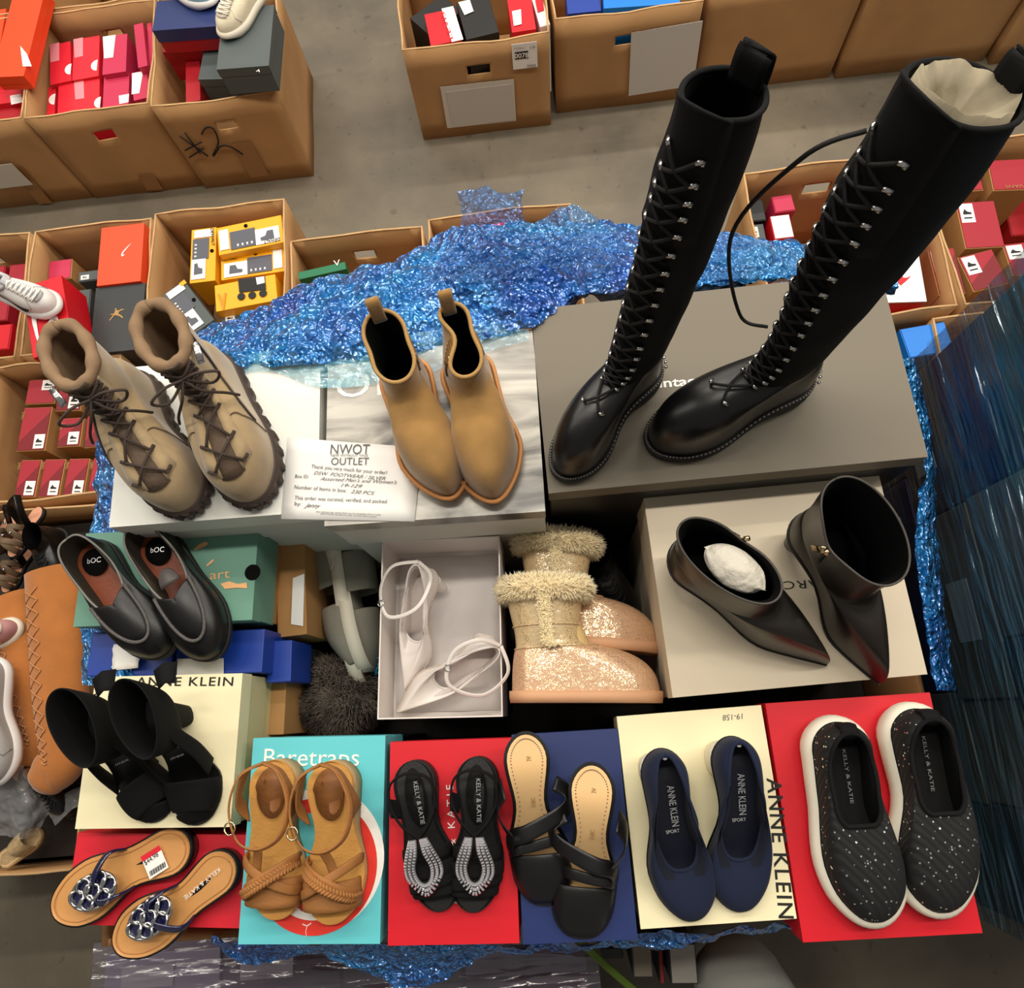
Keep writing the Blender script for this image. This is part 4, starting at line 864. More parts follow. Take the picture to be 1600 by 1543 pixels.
# ---------------------------------------------------------------- chelsea boots
def chelsea(heel,toe,z,side,label,fold):
    M,L=place(heel,toe,z,0,.012); W=L*.41; r=thing('chelsea_boot',label,'boot',M); n=56
    base=[Vector((p.x,p.y,.026+.008*(1-sstep(p.y/L,.2,.55)))) for p in outl(L,W,'almond',side,heel_w=.70,waist=.70)]
    sole(base,.02,M_tansole,r,'sole',.004,bottom=lambda i,p:0.0,topz=-.006); b=MB(); wl=off(base,.0045,-.003); b.tube(wl+[wl[0]],.0032,8); b.build('welt',M_gum,r)
    ank=opening(n,.012,L*.50,W*.30,lambda t:.088+.014*t,sq=.9)
    sh=shell([p-Vector((0,0,.006)) for p in base],ank,8,1.3,.75)
    rg=rings(n,[(.118,.010,L*.425,W*.30,.006),(.145,.004,L*.42,W*.325,-.004),(.160,.0,L*.43,W*.35,-.022)])
    loops=sh[:-1]+resample([sh[-2],sh[-1]]+rg,13)[3:]
    if fold:
        J=len(loops)
        for jj in range(J-6,J):
            f=(jj-J+7)/6
            for i,p in enumerate(loops[jj]):
                g=math.exp(-((p.y-L*.20)/.028)**2)*f
                if p.x*side<0: p.x+=side*.028*g
                else: p.x-=side*.012*g
    else:
        for jj in range(len(loops)-5,len(loops)):
            f=(jj-len(loops)+6)/5
            for p in loops[jj]:
                g=math.exp(-((p.y-L*.22)/.02)**2)*f; p.x-= (1 if p.x>0 else -1)*.006*g
    b=MB(); b.loft(loops); b.build('suede_upper',M_tan,r,sub=1)
    top=loops[-1]; b=MB(); b.tube(top+[top[0]],.0028,8); b.build('knit_rim',mat('tan_knit_rim',(176,138,84),.9,.5,500),r)
    lining(r,loops,base,M_lin)
    J=len(loops)-1; M_rib=mat('tan_ribbed_knit',(170,130,76),.9,.9,90,kind='wave',bdist=.002)
    for s in (-1,1):
        b=MB()
        for k in range(12):
            A=[pt(loops,J-5.0*(1-abs(k-5.5)/9)+ (5.0*(1-abs(k-5.5)/9))*i/7,s*(9+k*.55),.0020) for i in range(8)]; b.tube(A,.0012,5)
        b.build('ribbed_gore',M_rib,r)
    b=MB()
    for k in range(15):
        kk=(k-7)*.5; A=[pt(loops,J-3.2+abs(kk)*.25+(3.1-abs(kk)*.25)*i/6,kk,.0022) for i in range(7)]; b.tube(A,.0012,5)
    b.build('ribbed_front',M_rib,r)
    b=MB(); p=top[0]+Vector((0,.001,-.012)); b.ribbon(cr([p+Vector((0,-.004,-.006)),p+Vector((0,-.006,.02)),p+Vector((0,-.002,.042)),p+Vector((0,.006,.036)),p+Vector((0,.008,.0))],18),.018,.0022,[Vector((0,-1,.1))]*18); b.build('pull_tab',M_tan,r)
    b=MB(); Z=[pt(loops,J-7+7*i/10,side*11.5,.0012) for i in range(11)]; b.ribbon(Z,.004,.002,(-side,0,0)); b.build('zip',mat('brass_brown',(120,90,60),.4),r)
    b=MB(); z0=pt(loops,J-.5,side*10.5,.003); b.ribbon([z0,z0+Vector((0,.004,-.02))],.005,.0014,(-side,0,0)); b.build('zip_pull',M_steel,r)
chelsea((632,578),(697,780),ZB,1,'tan suede ankle boot with pull tab, left one, its opening wide open',False)
chelsea((727,568),(785,779),ZB,-1,'tan suede ankle boot with pull tab, right one, its ribbed opening pinched',True)
# ---------------------------------------------------------------- tall lace-up boots
def tall(heel,toe,z,side,label,lean,cloth,lace_loose):
    M,L=place(heel,toe,z,0,.012); W=L*.345; r=thing('tall_boot',label,'boot',M); n=56
    base=[Vector((p.x,p.y,.020+.018*(1-sstep(p.y/L,.25,.6)))) for p in outl(L,W,'round',side,heel_w=.72,waist=.70)]
    def under(i,p): return 0.0 if (p.y<L*.27 or p.y>L*.42) else .012
    sole(base,.02,M_rub,r,'sole',.005,bottom=under,topz=-.004)
    b=MB(); wl=off(base,.003,-.0015)
    for i in range(0,n): 
        for f in (0,.5): p=wl[i].lerp(wl[(i+1)%n],f); q=wl[i].lerp(wl[(i+1)%n],f+.32); b.tube([p,q],.0012,5)
    b.build('welt_stitching',mat('grey_thread',(120,116,110),.6),r)
    ank=opening(n,.012,L*.50,W*.33,lambda t:.098+.020*t,sq=.9); sh=shell([p-Vector((0,0,.004)) for p in base],ank,8,1.3,.75)
    lx,ly=lean
    S=[(.14,.012,L*.42,.034,.008),(.20,.010,L*.40,.034,.004),(.27,.004,L*.40,.036,0),(.34,.000,L*.40,.037,0),(.40,.000,L*.39,.036,0),(.45,.000,L*.385,.034,-.01),(.49,.000,L*.38,.031,.03)]
    if cloth: S=[(s[0]*1.02,s[1]*1.0,s[2]*(1+.25*sstep(s[0],.15,.4)),s[3]*(1+.22*sstep(s[0],.15,.4)),(.05 if s[0]>.48 else 0)) for s in S]
    S=[(s[0]+(.09 if cloth else .12)*(s[0]-.14),)+s[1:] for s in S]
    rg=rings(n,[s+(0,) for s in S])
    for ring_,s in zip(rg,S):
        f=max(0,s[0]-.12)
        for p in ring_: p.x+=lx*f; p.y+=ly*f
    loops=sh[:-1]+resample([sh[-2],sh[-1]]+rg,30)[4:]
    J=len(loops)-1
    for jj in range(9,J+1):
        for i,p in enumerate(loops[jj]): p+= (p-Vector((lx*max(0,p.z-.12),L*.2+ly*max(0,p.z-.12),p.z))).normalized()*.0035*noise.noise(p*22)
    cut=int(J*.30); b=MB(); b.loft(loops[:9]); b.build('leather_foot',M_blk,r,sub=1)
    b=MB(); b.loft(loops[8:]); b.build('shaft',M_nub,r,sub=1)
    top=loops[-1]; b=MB(); b.tube(top+[top[0]],.0026,7); b.build('top_binding',M_blkf,r)
    lining(r,loops,base,M_lin)
    # overlapping front flap, stands proud of the top
    b=MB(); A=[[pt(loops,J-9+9*i/9,k,.003) for k in (-7,-4,-1,2,5,8)] for i in range(10)]; A.append([q+Vector((0,.003,.010*math.cos((k_-2.5)/2.5*1.35))) for k_,q in enumerate(A[-1])]); b.loft(A,False); b.build('tongue_flap',M_nub,r,solid=.0025)
    b=MB(); p0=top[0]; up=Vector((lx,ly,1)).normalized(); b.ribbon(cr([p0-up*.02,p0+up*.01,p0+up*.030+Vector((0,.004,0)),p0+up*.026+Vector((0,.012,0)),p0+Vector((0,.012,0))],18),.030,.003,[Vector((0,-1,.1))]*18); b.build('pull_tab',M_nub,r)
    b=MB(); b.tube(cr([pt(loops,9+(J-9)*i/8,27.9,.003) for i in range(9)],30),.0022,6); b.build('back_zip',M_rub,r)
    b=MB(); z0=p0+Vector((0,-.006,-.02)); b.tube([z0,z0+Vector((0,-.006,-.006))],.003,8); b.ribbon([z0,z0+Vector((.0,-.012,-.035))],.008,.0015,(0,-1,0)); b.build('zip_pull',M_steel,r)
    # hooks and laces
    lc=MB(); R_=[6.4+(J*.93-6.4)*i/17 for i in range(18)]
    for i,j in enumerate(R_):
        for s in (-1,1):
            p=pt(loops,j,s*4.2,.003); q=pt(loops,j,s*3.0,.006)
            hk=MB(); hk.tube([p+Vector((0,.001,-.003)),p,p*.5+q*.5+Vector((0,.002,.002)),q],.0026,7,rad=[.003,.003,.0024,.0024]); hk.build('lace_hook',M_steel,r)
            if i<17:
                e=pt(loops,R_[i+1],-s*3.0,.006); mid=pt(loops,(j+R_[i+1])/2,0,.009); lc.tube(cr([q,mid,e],9),.0019,7)
    if lace_loose:
        e=pt(loops,R_[-1],-3.,.01); t2=pt(loops,R_[5],-6,.01); lc.tube(cr([e,e+Vector((.02,.035,-.03)),(e+t2)/2+Vector((.05,.055,0)),t2+Vector((.03,.02,.0)),t2],40),.0022,7)
    lc.build('laces',M_blace,r)
    # gathered knit panel at the front
    b=MB()
    for i in range(26):
        j=9+(J*.82-9)*i/25; b.tube([pt(loops,j+.25*noise.noise(Vector((i,k,side))),k,.0015) for k in (-3.4,-2,-.7,.7,2,3.4)],.0022,6)
    b.build('gathered_gusset',M_blkf,r)
    # studs on the heel
    b=MB()
    for k in range(9):
        i=(k-4)%n; q=off(base,.006)[i]+Vector((0,0,.006)); b.tube([q,q+Vector((0,0,.003))],.0024,6)
    b.build('heel_studs',M_steel,r)
    if cloth:
        b=MB(); c=sum(top,Vector())/n; ring0=[c+(p-c)*.86+Vector((0,0,.006+.008*noise.noise(p*60))) for p in top]; ring1=[c+(p-c)*.55+Vector((0,0,-.012+.010*noise.noise(p*50))) for p in top]; ring2=[c+(p-c)*.01+Vector((0,0,-.03)) for p in top]
        rr=[c+(p-c)*.93+Vector((0,0,-.02)) for p in top]; b.loft([rr,ring0,ring1,ring2]); b.build('paper_stuffing',mat('grey_beige_paper',(140,130,108),.8,.5,60),r)
tall((1018,574),(866,736),ZB,1,'tall black lace-up knee boot, left one, standing above the grey box',(-.035,-.04),False,False)
tall((1254,590),(1020,704),ZB,-1,'tall black lace-up knee boot, right one, pale paper in its top, loose lace',(.01,-.03),True,True)
# ---------------------------------------------------------------- pointed ankle boots
def pointed(heel,toe,z,side,label,stuff,hh,wide):
    hz=.065; M,L=place(heel,toe,z,0,.004); W=L*.38; r=thing('pointed_ankle_boot',label,'boot',M); n=56
    base=[p+Vector((0,0,.004)) for p in outl(L,W,'point',side,hz=hz,heel_w=.74,waist=.66)]
    sole(base,.005,M_rub,r,'sole',.0015)
    ank=opening(n,.002,L*.58,W*.39,lambda t:hz+.050-.020*t,sq=.9); sh=shell(base,ank,8,1.0,.85)
    rg=rings(n,[(hz+.075,.000,L*.54,W*.38,-.012),(hz+.075+hh*.5,-.004,L*.53,W*(.37+wide*.4),-.010),(hz+.075+hh,-.006,L*.53,W*(.35+wide),-.012)])
    loops=sh[:-1]+resample([sh[-2],sh[-1]]+rg,13)[3:]; J=len(loops)-1
    # dip at the side seam
    for jj in range(J-3,J+1):
        for i,p in enumerate(loops[jj]): p.z-=.014*math.exp(-((i-(14 if side<0 else 42))/3.0)**2)*(jj-J+4)/4
    b=MB(); b.loft(loops); b.build('leather_upper',M_brblk,r,sub=1)
    top=loops[-1]; b=MB(); b.tube(top+[top[0]],.0016,7); b.build('top_edge',mat('dark_grey_edge',(70,66,62),.5),r)
    lining(r,loops,base,M_lin,.002,.8)
    # slanting wedge-shaped heel
    L_=[];cx=0
    for k in range(7):
        f=k/6; w0=W*.30*(.62+.38*f); yb=.006+.016*(1-f)**1.2*0; y0=.004+.010*(1-f); y1=.040+.030*f
        L_.append([Vector((w0*math.copysign(abs(math.cos(a))**.7,math.cos(a)),(y0+y1)/2+(y1-y0)/2*math.sin(a),(hz-.002)*f)) for a in [2*PI*i/18 for i in range(18)]])
    b=MB(); b.loft(L_,True,True,True); b.build('heel',M_brblk,r)
    s=-side; b=MB(); Z=[pt(loops,J-7+7*i/12,-s*14,.0012) for i in range(13)]; b.ribbon(Z,.005,.002,(s,0,0)); b.build('zip',M_rub,r)
    b=MB(); z0=pt(loops,J-.3,-s*14,.004); b.tube([z0,z0+Vector((s*.003,.004,.004))],.0035,8); b.ribbon([z0,z0+Vector((s*.006,-.010,-.020))],.009,.0015,(s,0,.3)); b.build('zip_pull',M_gold,r)
    if stuff:
        b=MB(); rows=[]; c=sum(top,Vector())/n+Vector((0,.012,-.015))
        for k in range(9):
            a=PI*k/8; rows.append([c+Vector((W*.26*math.sin(a)*math.cos(t_),L*.16*math.cos(a)*1.0,.020*math.sin(a)*math.sin(t_)))*(1+.28*noise.noise(Vector((k*1.3,t_*2,0)))) for t_ in [2*PI*i/16 for i in range(16)]])
        b.loft(rows); b.build('tissue_wad',M_tissue,r,sub=1)
pointed((1040,868),(1288,1043),1.22,1,'black pointed ankle boot stuffed with tissue, left one of the pair on the putty box',True,.030,.0)
pointed((1228,822),(1378,1066),1.22,-1,'black pointed ankle boot with open shaft, right one on the putty box',False,.068,.10)
# ---------------------------------------------------------------- fleece boots lying on their sides
def fur(name,pts,nrm,L_,m,parent,r0=.0016,kind=True,bend=.5,seed=1):
    rnd=random.Random(seed); V=[];F=[]
    for p,n in zip(pts,nrm):
        n=Vector(n).normalized(); t=n.orthogonal().normalized(); u=n.cross(t); l=L_*rnd.uniform(.6,1.2); d=(n+Vector((rnd.uniform(-1,1),rnd.uniform(-1,1),rnd.uniform(-1,1)))*bend).normalized()
        d2=(d+Vector((rnd.uniform(-1,1),rnd.uniform(-1,1),rnd.uniform(-1,1)))*bend*.8).normalized(); o=len(V)
        for k in range(3): a=2*PI*k/3; V.append(p+(t*math.cos(a)+u*math.sin(a))*r0)
        for k in range(3): a=2*PI*k/3; V.append(p+d*l*.55+(t*math.cos(a)+u*math.sin(a))*r0*.75)
        V.append(p+d*l*.55+d2*l*.5); F+= [(o,o+1,o+4,o+3),(o+1,o+2,o+5,o+4),(o+2,o,o+3,o+5),(o+3,o+4,o+6),(o+4,o+5,o+6),(o+5,o+3,o+6)]
    b=MB(); b.v=V; b.f=F; o=b.build(name,m,parent,smooth=True); o['kind']='stuff'; return o
def rand_on(loops,count,rnd):
    P=[];N=[]; n=len(loops[0])
    for _ in range(count):
        j=rnd.uniform(0,len(loops)-1.01); i=rnd.uniform(0,n-1.01); j0,i0=int(j),int(i); f,g=j-j0,i-i0
        a,b_,c,d=loops[j0][i0],loops[j0][(i0+1)%n],loops[j0+1][i0],loops[j0+1][(i0+1)%n]
        p=a.lerp(b_,g).lerp(c.lerp(d,g),f); nn=(b_-a).cross(c-a); P.append(p); N.append(nn if nn.length>1e-12 else Vector((0,0,1)))
    return P,N
def fleece_boot(heel,toe,zc,label,side,sc=1.0,seed=1):
    # heel, toe pixels of the outsole edge seen from the side; boot lies on its side, sole towards the viewer's feet
    a=at(heel,zc); c=at(toe,zc); X=(c-a); L=X.length; X.normalize(); Z=Vector((0,0,1)).cross(X)   # boot's up lies in the plane
    W=L*.42; up=Z; lat=X.cross(up)  # local x = toe x up -> world z
    M=Matrix((X.cross(up),X,up)).transposed().to_4x4(); M.translation=a
    r=thing('fleece_lined_boot',label,'boot',M); n=56
    base=[Vector((p.x,p.y,.015)) for p in outl(L,W,'round',side,heel_w=.80,waist=.84)]
    sole(base,.02,mat('pinkish_rubber',(206,156,118),.6,.2,100),r,'sole',.004,bottom=lambda i,p:0.0,topz=.002)
    ank=opening(n,.006,L*.50,W*.40,lambda t:.078+.006*t,sq=.85); sh=shell([p-Vector((0,0,.002)) for p in base],ank,9,1.05,.85)
    rg=rings(n,[(.105,.004,L*.47,W*.43,.004),(.135,-.004,L*.48,W*.46,0),(.165,-.010,L*.50,W*.50,0)])
    loops=sh[:-1]+resample([sh[-2],sh[-1]]+rg,12)[3:]; J=len(loops)-1; k0=8
    b=MB(); b.loft(loops[:k0+1]); b.build('foot_upper',M_rose,r,sub=1)
    b=MB(); b.loft(loops[k0:]); b.build('shaft',M_rose2,r,sub=1)
    for jj in (k0,k0+4.2):
        b=MB(); b.tube([pt(loops,jj,k,.0008) for k in range(-28,29)],.0013,5); b.build('seam_piping',M_rose2,r)
    b=MB(); b.tube([pt(loops,jj,27.9-8*(1),.0008) for jj in (.5,2,4,6,8)],.001,5); b.build('heel_seam',M_rose,r)
    top=loops[-1]; rnd=random.Random(seed); c0=sum(top,Vector())/n
    lp=[]
    for k in range(7):
        a_=2*PI*k/6; lp.append([p+((p-c0).normalized()*math.cos(a_)*.011+Vector((0,0,math.sin(a_)*.014+.002))) for p in top])
    b=MB(); b.loft(lp); cu=b.build('fleece_cuff',M_furc,r)
    lq=[[*l] for l in lp]; P,N=rand_on(lq,5200,rnd); N=[(p-Vector((c0.x+(p.x-c0.x)*.84,c0.y+(p.y-c0.y)*.84,c0.z+.002))) for p in P]; fur('fleece_pile',P,N,.012,M_furc,cu,.0013,seed=seed)
    sk=27.9*.0+ (14 if True else 0)
    A=[[pt(loops,k0+.2+(J-k0)*i/9,-side*0-13.5+q*2.2-7*(1-i/9)*0,.003) for q in (-1,0,1)] for i in range(10)] if False else [[pt(loops,k0+.2+(J-k0-.2)*i/9,SK+q*1.3,.002+.005*(1-abs(q))) for q in (-1,-.4,.4,1)] for i in range(10) for SK in [14.0*(1 if M.to_3x3().col[0].z<0 else -1)]]
    b=MB(); b.loft(A,False); fs=b.build('fleece_strip',M_furc,r)
    P,N=[],[]
    for _ in range(1800):
        i=rnd.uniform(0,8.99); q=rnd.uniform(0,2.99); i0,q0=int(i),int(q); P.append(A[i0][q0].lerp(A[i0][q0+1],q-q0).lerp(A[i0+1][q0].lerp(A[i0+1][q0+1],q-q0),i-i0)); N.append(Vector((1 if P[-1].x>0 else -1,0,.1)))
    fur('fleece_pile',P,N,.011,M_furc,fs,.0013,seed=seed+4)
    b=MB(); b.loft([off(top,-.006,.004),off(loops[-3],-.012),off(loops[k0],-.012)]); b.deck(off(loops[k0],-.012)); b.build('lining',mat('fleece_lining',(222,190,130),.95,.6,120),r)
    return r
fleece_boot((800,1098),(1034,1098),1.165,'rose gold shimmer boot with cream fleece cuff, lying in front of its twin',1,seed=3)
fleece_boot((812,1008),(1030,1022),1.11,'rose gold shimmer boot with cream fleece cuff, partly hidden by its twin',1,seed=9)
# ---------------------------------------------------------------- white pointed heels in the open box
def slim_heel(label,heel,toe,z,hz,side,roll=0,strap=((0,0,0),)):
    M,L=place(heel,toe,z); W=L*.38; r=thing('white_heel',label,'shoe',M@Matrix.Translation((0,0,abs(math.sin(roll))*W*.5+.004))@Matrix.Rotation(roll,4,'Y')); n=56
    base=[p+Vector((0,0,.004)) for p in outl(L,W,'point',side,hz=hz,heel_w=.58,waist=.52)]
    sole(base,.004,mat('pale_sole',(206,190,176),.5),r,'sole',.001)
    b=MB(); b.deck([p+Vector((0,0,.002)) for p in base]); b.build('insole',M_whl,r)
    heel_block(r,base,hz,hz-.003,M_whl,.85,.4,.035)
    hi=opening(n,.006,L*.60,W*.30,lambda t:lift(t*.6,hz)+.046-.024*sstep(t,.0,.45)-.002*t,sq=.8)
    for q in hi: q.x*=interp(q.y/(L*.6),[0,.3,.6,1],[.75,.85,1.1,1.3])
    sh=shell([p+Vector((0,0,.002)) for p in base],hi,9,1.1,.85); b=MB(); b.loft(sh); b.build('upper',M_whl,r,sub=1)
    b=MB(); b.tube(hi+[hi[0]],.0017,6); b.build('topline',M_whl,r); lining(r,sh,base,mat('pale_lining',(206,196,190),.6),.002,.84)
    b=MB(); pts=cr([(0,.0,hz+.046),(W*.5,.02,hz+.056),(W*.62,.06,hz+.05),(W*.2,.095,hz+.05),(-W*.45,.07,hz+.056),(-W*.5,.02,hz+.054),(0,0,hz+.046)],50); b.ribbon(pts,.006,.0016,[Vector((p.x,p.y-.045,.2)) for p in pts]); b.build('ankle_strap',M_whl,r)
    b=MB(); p=pts[20]; b.tube([p+Vector((.005*math.cos(a),.005*math.sin(a),.002)) for a in [k*PI/5 for k in range(11)]],.001,5); b.build('buckle',M_steel,r)
slim_heel('white pointed heel with ankle strap, upper one in the open white box',(700,905),(638,1080),1.065,.05,1,.35)
slim_heel('white pointed heel with ankle strap, lower one in the open white box',(762,985),(626,1112),1.065,.05,-1,-.5)
# ---------------------------------------------------------------- grey slip-on sandals standing on edge
def wedge_slide(heel,toe,z,label,s):
    a=at(heel,z); c=at(toe,z); Y=(c-a); L=Y.length; Y.normalize(); Z=Vector((s,0,0)); Z=(Z-Z.dot(Y)*Y).normalized(); X=Y.cross(Z)
    M=Matrix((X,Y,Z)).transposed().to_4x4(); M.translation=a; W=L*.36; r=thing('grey_slide',label,'shoe',M); n=56
    base=[Vector((p.x,p.y,-.008)) for p in outl(L,W,'round',1,heel_w=.78,waist=.8)]
    sole(base,.02,M_whr,r,'sole',.004,bottom=lambda i,p:-.03); b=MB(); b.deck([p+Vector((0,0,.002)) for p in base]); b.build('footbed',mat('tan_footbed',(176,116,66),.6),r)
    for t0,t1,h in ((.52,.96,.045),(.10,.40,.05)):
        rows=[]
        for f in range(7):
            t=t0+(t1-t0)*f/6; A=min((q for i,q in enumerate(base) if i>n//2),key=lambda q:abs(q.y-t*L)); B=min((q for i,q in enumerate(base) if i<=n//2),key=lambda q:abs(q.y-t*L)); cc=(A+B)/2; hw=(B-A).length/2+.003
            hh=h*(1-.6*max(0,(t-.75)/.21) if t>.75 else 1); rows.append([Vector((cc.x-hw*math.cos(PI*i/16),t*L,-.008+hh*math.sin(PI*i/16)**.7)) for i in range(17)])
        b=MB(); b.loft(rows,False); b.build('upper_band',M_greysu,r,solid=.003,sub=1)
    b=MB(); p=Vector((-W*.5,L*.3,-.01)); b.tube(cr([p,p+Vector((-.01,-.01,-.01)),p+Vector((-.006,-.03,.0))],10),.0012,5); b.build('tag_string',M_whl,r)
wedge_slide((505,838),(560,1050),.985,'grey suede wedge slide standing on edge, left one beside the kraft box',-1)
wedge_slide((545,846),(578,1062),.985,'grey suede wedge slide standing on edge, right one beside the open white box',1)
# grey fur boot
def fur_boot():
    c=at((522,1085),.99); r=thing('fur_boot','grey-brown shaggy fur boot with blue laces, tucked behind the turquoise box','boot',Matrix.Translation(c-Vector((0,0,.13))))
    b=MB(); loops=[]
    for k in range(13):
        a=PI*k/12; rr=math.sin(a); loops.append([Vector(((.070+.012*math.sin(3*t+k))*rr*math.cos(t),(.066+.010*math.cos(2*t+k))*rr*math.sin(t),.075-.072*math.cos(a)+.0)) for t in [2*PI*i/30 for i in range(30)]])
    b.loft(loops); bd=b.build('fur_upper',M_furg,r,sub=1)
    rnd=random.Random(5); P,N=rand_on(loops[4:],7000,rnd); N=[(p-Vector((0,0,.05)))*20+Vector((.5*math.sin(p.y*60),-.6,0)) for p in P]; fur('fur_pile',P,N,.024,M_furg,bd,.0011,bend=.45,seed=8)
    M_blace2=mat('cyan_lace',(30,130,170),.6)
    for k in range(5):
        b=MB(); q=Vector((.060+.006*k,.060-.016*k,.118)); b.tube(cr([q,q+Vector((.008,.012,.014)),q+Vector((.024,.006,.006)),q+Vector((.020,-.014,.002)),q+Vector((.006,-.010,.004))],20),.0022,6); b.build('lace_loop',M_blace2,r)
fur_boot()
# black shoe in the shadow next to the fleece boots
def dome_boot(px,toe,z,label):
    M,L=place(px,toe,z); W=L*.40; r=thing('black_boot',label,'boot',M); n=56
    base=[Vector((p.x,p.y,.02)) for p in outl(L,W,'round',1,heel_w=.74,waist=.78)]; sole(base,.02,M_rub,r,'sole',.004,bottom=lambda i,p:0.0)
    ank=opening(n,.012,L*.5,W*.34,lambda t:.09+.01*t); sh=shell(base,ank,8,.9,.8); rg=rings(n,[(.12,.006,L*.45,W*.36,0)]); loops=sh+rg
    b=MB(); b.loft(loops); b.build('leather_upper',M_blk,r,sub=1); lining(r,loops,base,M_lin)
    b=MB()
    for i in range(5): b.tube(cr([pt(sh,4.5+.7*i,-3,.003),pt(sh,4.5+.7*i,0,.007),pt(sh,4.9+.7*i,3,.003)],7),.0018,6)
    b.build('laces',M_blace,r)
dome_boot((905,840),(975,985),.92,'black round-toed leather boot in the dark gap behind the fleece boots')
dome_boot((842,845),(850,985),PZ+.002,'black leather boot deep in the dark gap, left of the round-toed one')
# tissue scrap on the blue box
b=MB(); c=at((200,1025),1.165); rows=[[c+Vector((-.022+.044*i/5,-.020+.04*j/5,.004+.010*abs(noise.noise(Vector((i*.9,j*.9,4)))))) for i in range(6)] for j in range(6)]
b.loft(rows,False); tag(b.build('tissue_scrap',M_paper,solid=.0005),'small crumpled white tissue scrap on the royal blue box','paper')
# ---------------------------------------------------------------- blue film
def film(name,net,nu,nv,amp,freq,m,label,seed=0,kindstr='plastic film',stretchv=1.0):
    rows=[cr(r_,nu) for r_ in net]; cols=[cr([r_[i] for r_ in rows],nv) for i in range(nu)]; g=[]
    for j in range(nv):
        row=[]
        for i in range(nu):
            p=cols[i][j].copy(); a=cols[min(i+1,nu-1)][j]-cols[max(i-1,0)][j]; c=cols[i][min(j+1,nv-1)]-cols[i][max(j-1,0)]; nn=a.cross(c)
            nn=nn.normalized() if nn.length>1e-12 else Vector((0,0,1)); q=Vector((p.x*freq+seed,p.y*freq*stretchv,p.z*freq))
            d=0; am=1.0; fr=1.0
            for o in range(4): d+=am*(1-abs(noise.noise(q*fr))*2.2); am*=.5; fr*=2.1
            p+=nn*amp*(d-.9)*.6; row.append(p)
        g.append(row)
    b=MB(); b.loft(g,False); o=b.build(name,m,None,smooth=True); tag(o,label,kindstr); return o
def A(px,z,dz=0): return at(px,z)
film('stretch_film',[
 [A((296,536),1.14),A((420,470),1.1),A((520,430),1.1),A((640,400),1.1),A((705,352),1.16),A((800,350),1.16),A((900,345),1.1),A((990,350),1.1),A((1110,365),1.1),A((1230,375),1.1),A((1392,430),1.1)],
 [A((300,545),1.20),A((420,490),1.22),A((520,440),1.24),A((640,410),1.24),A((730,390),1.28),A((800,385),1.28),A((900,372),1.22),A((990,385),1.22),A((1110,390),1.2),A((1230,400),1.2),A((1396,436),1.2)],
 [A((310,560),1.27),A((420,520),1.29),A((520,480),1.30),A((640,460),1.31),A((730,450),1.32),A((800,440),1.31),A((900,430),1.29),A((990,430),1.28),A((1110,430),1.26),A((1230,425),1.25),A((1400,450),1.24)],
 [A((320,575),1.306),A((420,555),1.312),A((512,540),1.312),A((640,525),1.312),A((730,512),1.312),A((828,500),1.308),A((900,466),1.29),A((990,456),1.285),A((1110,444),1.28),A((1230,434),1.275),A((1400,445),1.26)],
 [A((330,582),1.304),A((430,570),1.305),A((512,569),1.305),A((640,552),1.305),A((735,534),1.305),A((826,510),1.304),A((900,470),1.24),A((990,460),1.23),A((1110,448),1.22),A((1230,438),1.22),A((1405,448),1.2)]],
 330,130,.024,11,M_film,'crumpled bright blue stretch film covering the back of the pile',1)
film('loose_film',[
 [A((716,300),1.38),A((745,292),1.39),A((785,300),1.39),A((818,293),1.39)],
 [A((712,350),1.36),A((745,345),1.40),A((785,350),1.40),A((820,345),1.37)],
 [A((690,400),1.33),A((735,400),1.36),A((790,400),1.36),A((835,390),1.33)],
 [A((670,440),1.31),A((735,440),1.33),A((790,440),1.33),A((850,430),1.31)]],70,90,.022,11,M_filmthin,'loose peak of clear blue film sticking up behind the tan boots',5)
film('loose_film',[
 [A((835,345),1.28),A((880,320),1.30),A((925,328),1.30),A((975,365),1.28)],
 [A((830,385),1.27),A((880,370),1.31),A((925,372),1.31),A((980,395),1.28)],
 [A((825,430),1.28),A((880,425),1.31),A((925,425),1.31),A((985,430),1.28)]],70,60,.020,11,M_filmthin,'loose fold of clear blue film just left of the left tall boot',7)
film('loose_film',[
 [A((1085,385),1.25),A((1120,362),1.27),A((1170,366),1.27),A((1230,385),1.26),A((1300,400),1.25)],
 [A((1085,410),1.25),A((1120,395),1.29),A((1170,395),1.29),A((1230,410),1.27),A((1300,420),1.26)],
 [A((1075,440),1.25),A((1120,440),1.28),A((1170,438),1.28),A((1230,440),1.27),A((1300,440),1.26)]],70,50,.018,11,M_filmthin,'loose fold of clear blue film between the two tall boots',12)
film('stretch_film',[
 [A((330,1462),1.06),A((390,1470),1.07),A((500,1472),1.07),A((620,1474),1.07),A((700,1474),1.07),A((820,1474),1.07),A((1000,1462),1.07),A((1245,1446),1.07)],
 [A((332,1475),1.03),A((395,1490),1.02),A((500,1486),1.03),A((620,1500),1.02),A((700,1505),1.02),A((820,1482),1.03),A((1000,1472),1.04),A((1245,1448),1.05)],
 [A((338,1478),1.01),A((388,1510),1.00),A((500,1496),1.0),A((610,1536),.98),A((690,1532),.98),A((760,1492),1.0),A((1000,1476),1.0),A((1245,1450),1.0)]],
 220,40,.014,14,M_film,'blue film hanging in scallops below the front row of boxes',3)
film('stretch_film',[
 [A((168,670),1.10),A((182,700),1.13),A((178,760),1.13),A((172,830),1.13)],
 [A((182,670),1.16),A((192,700),1.20),A((188,760),1.20),A((180,830),1.18)]],16,60,.010,12,M_film,'narrow strip of blue film at the left side of the white box',8) if False else None
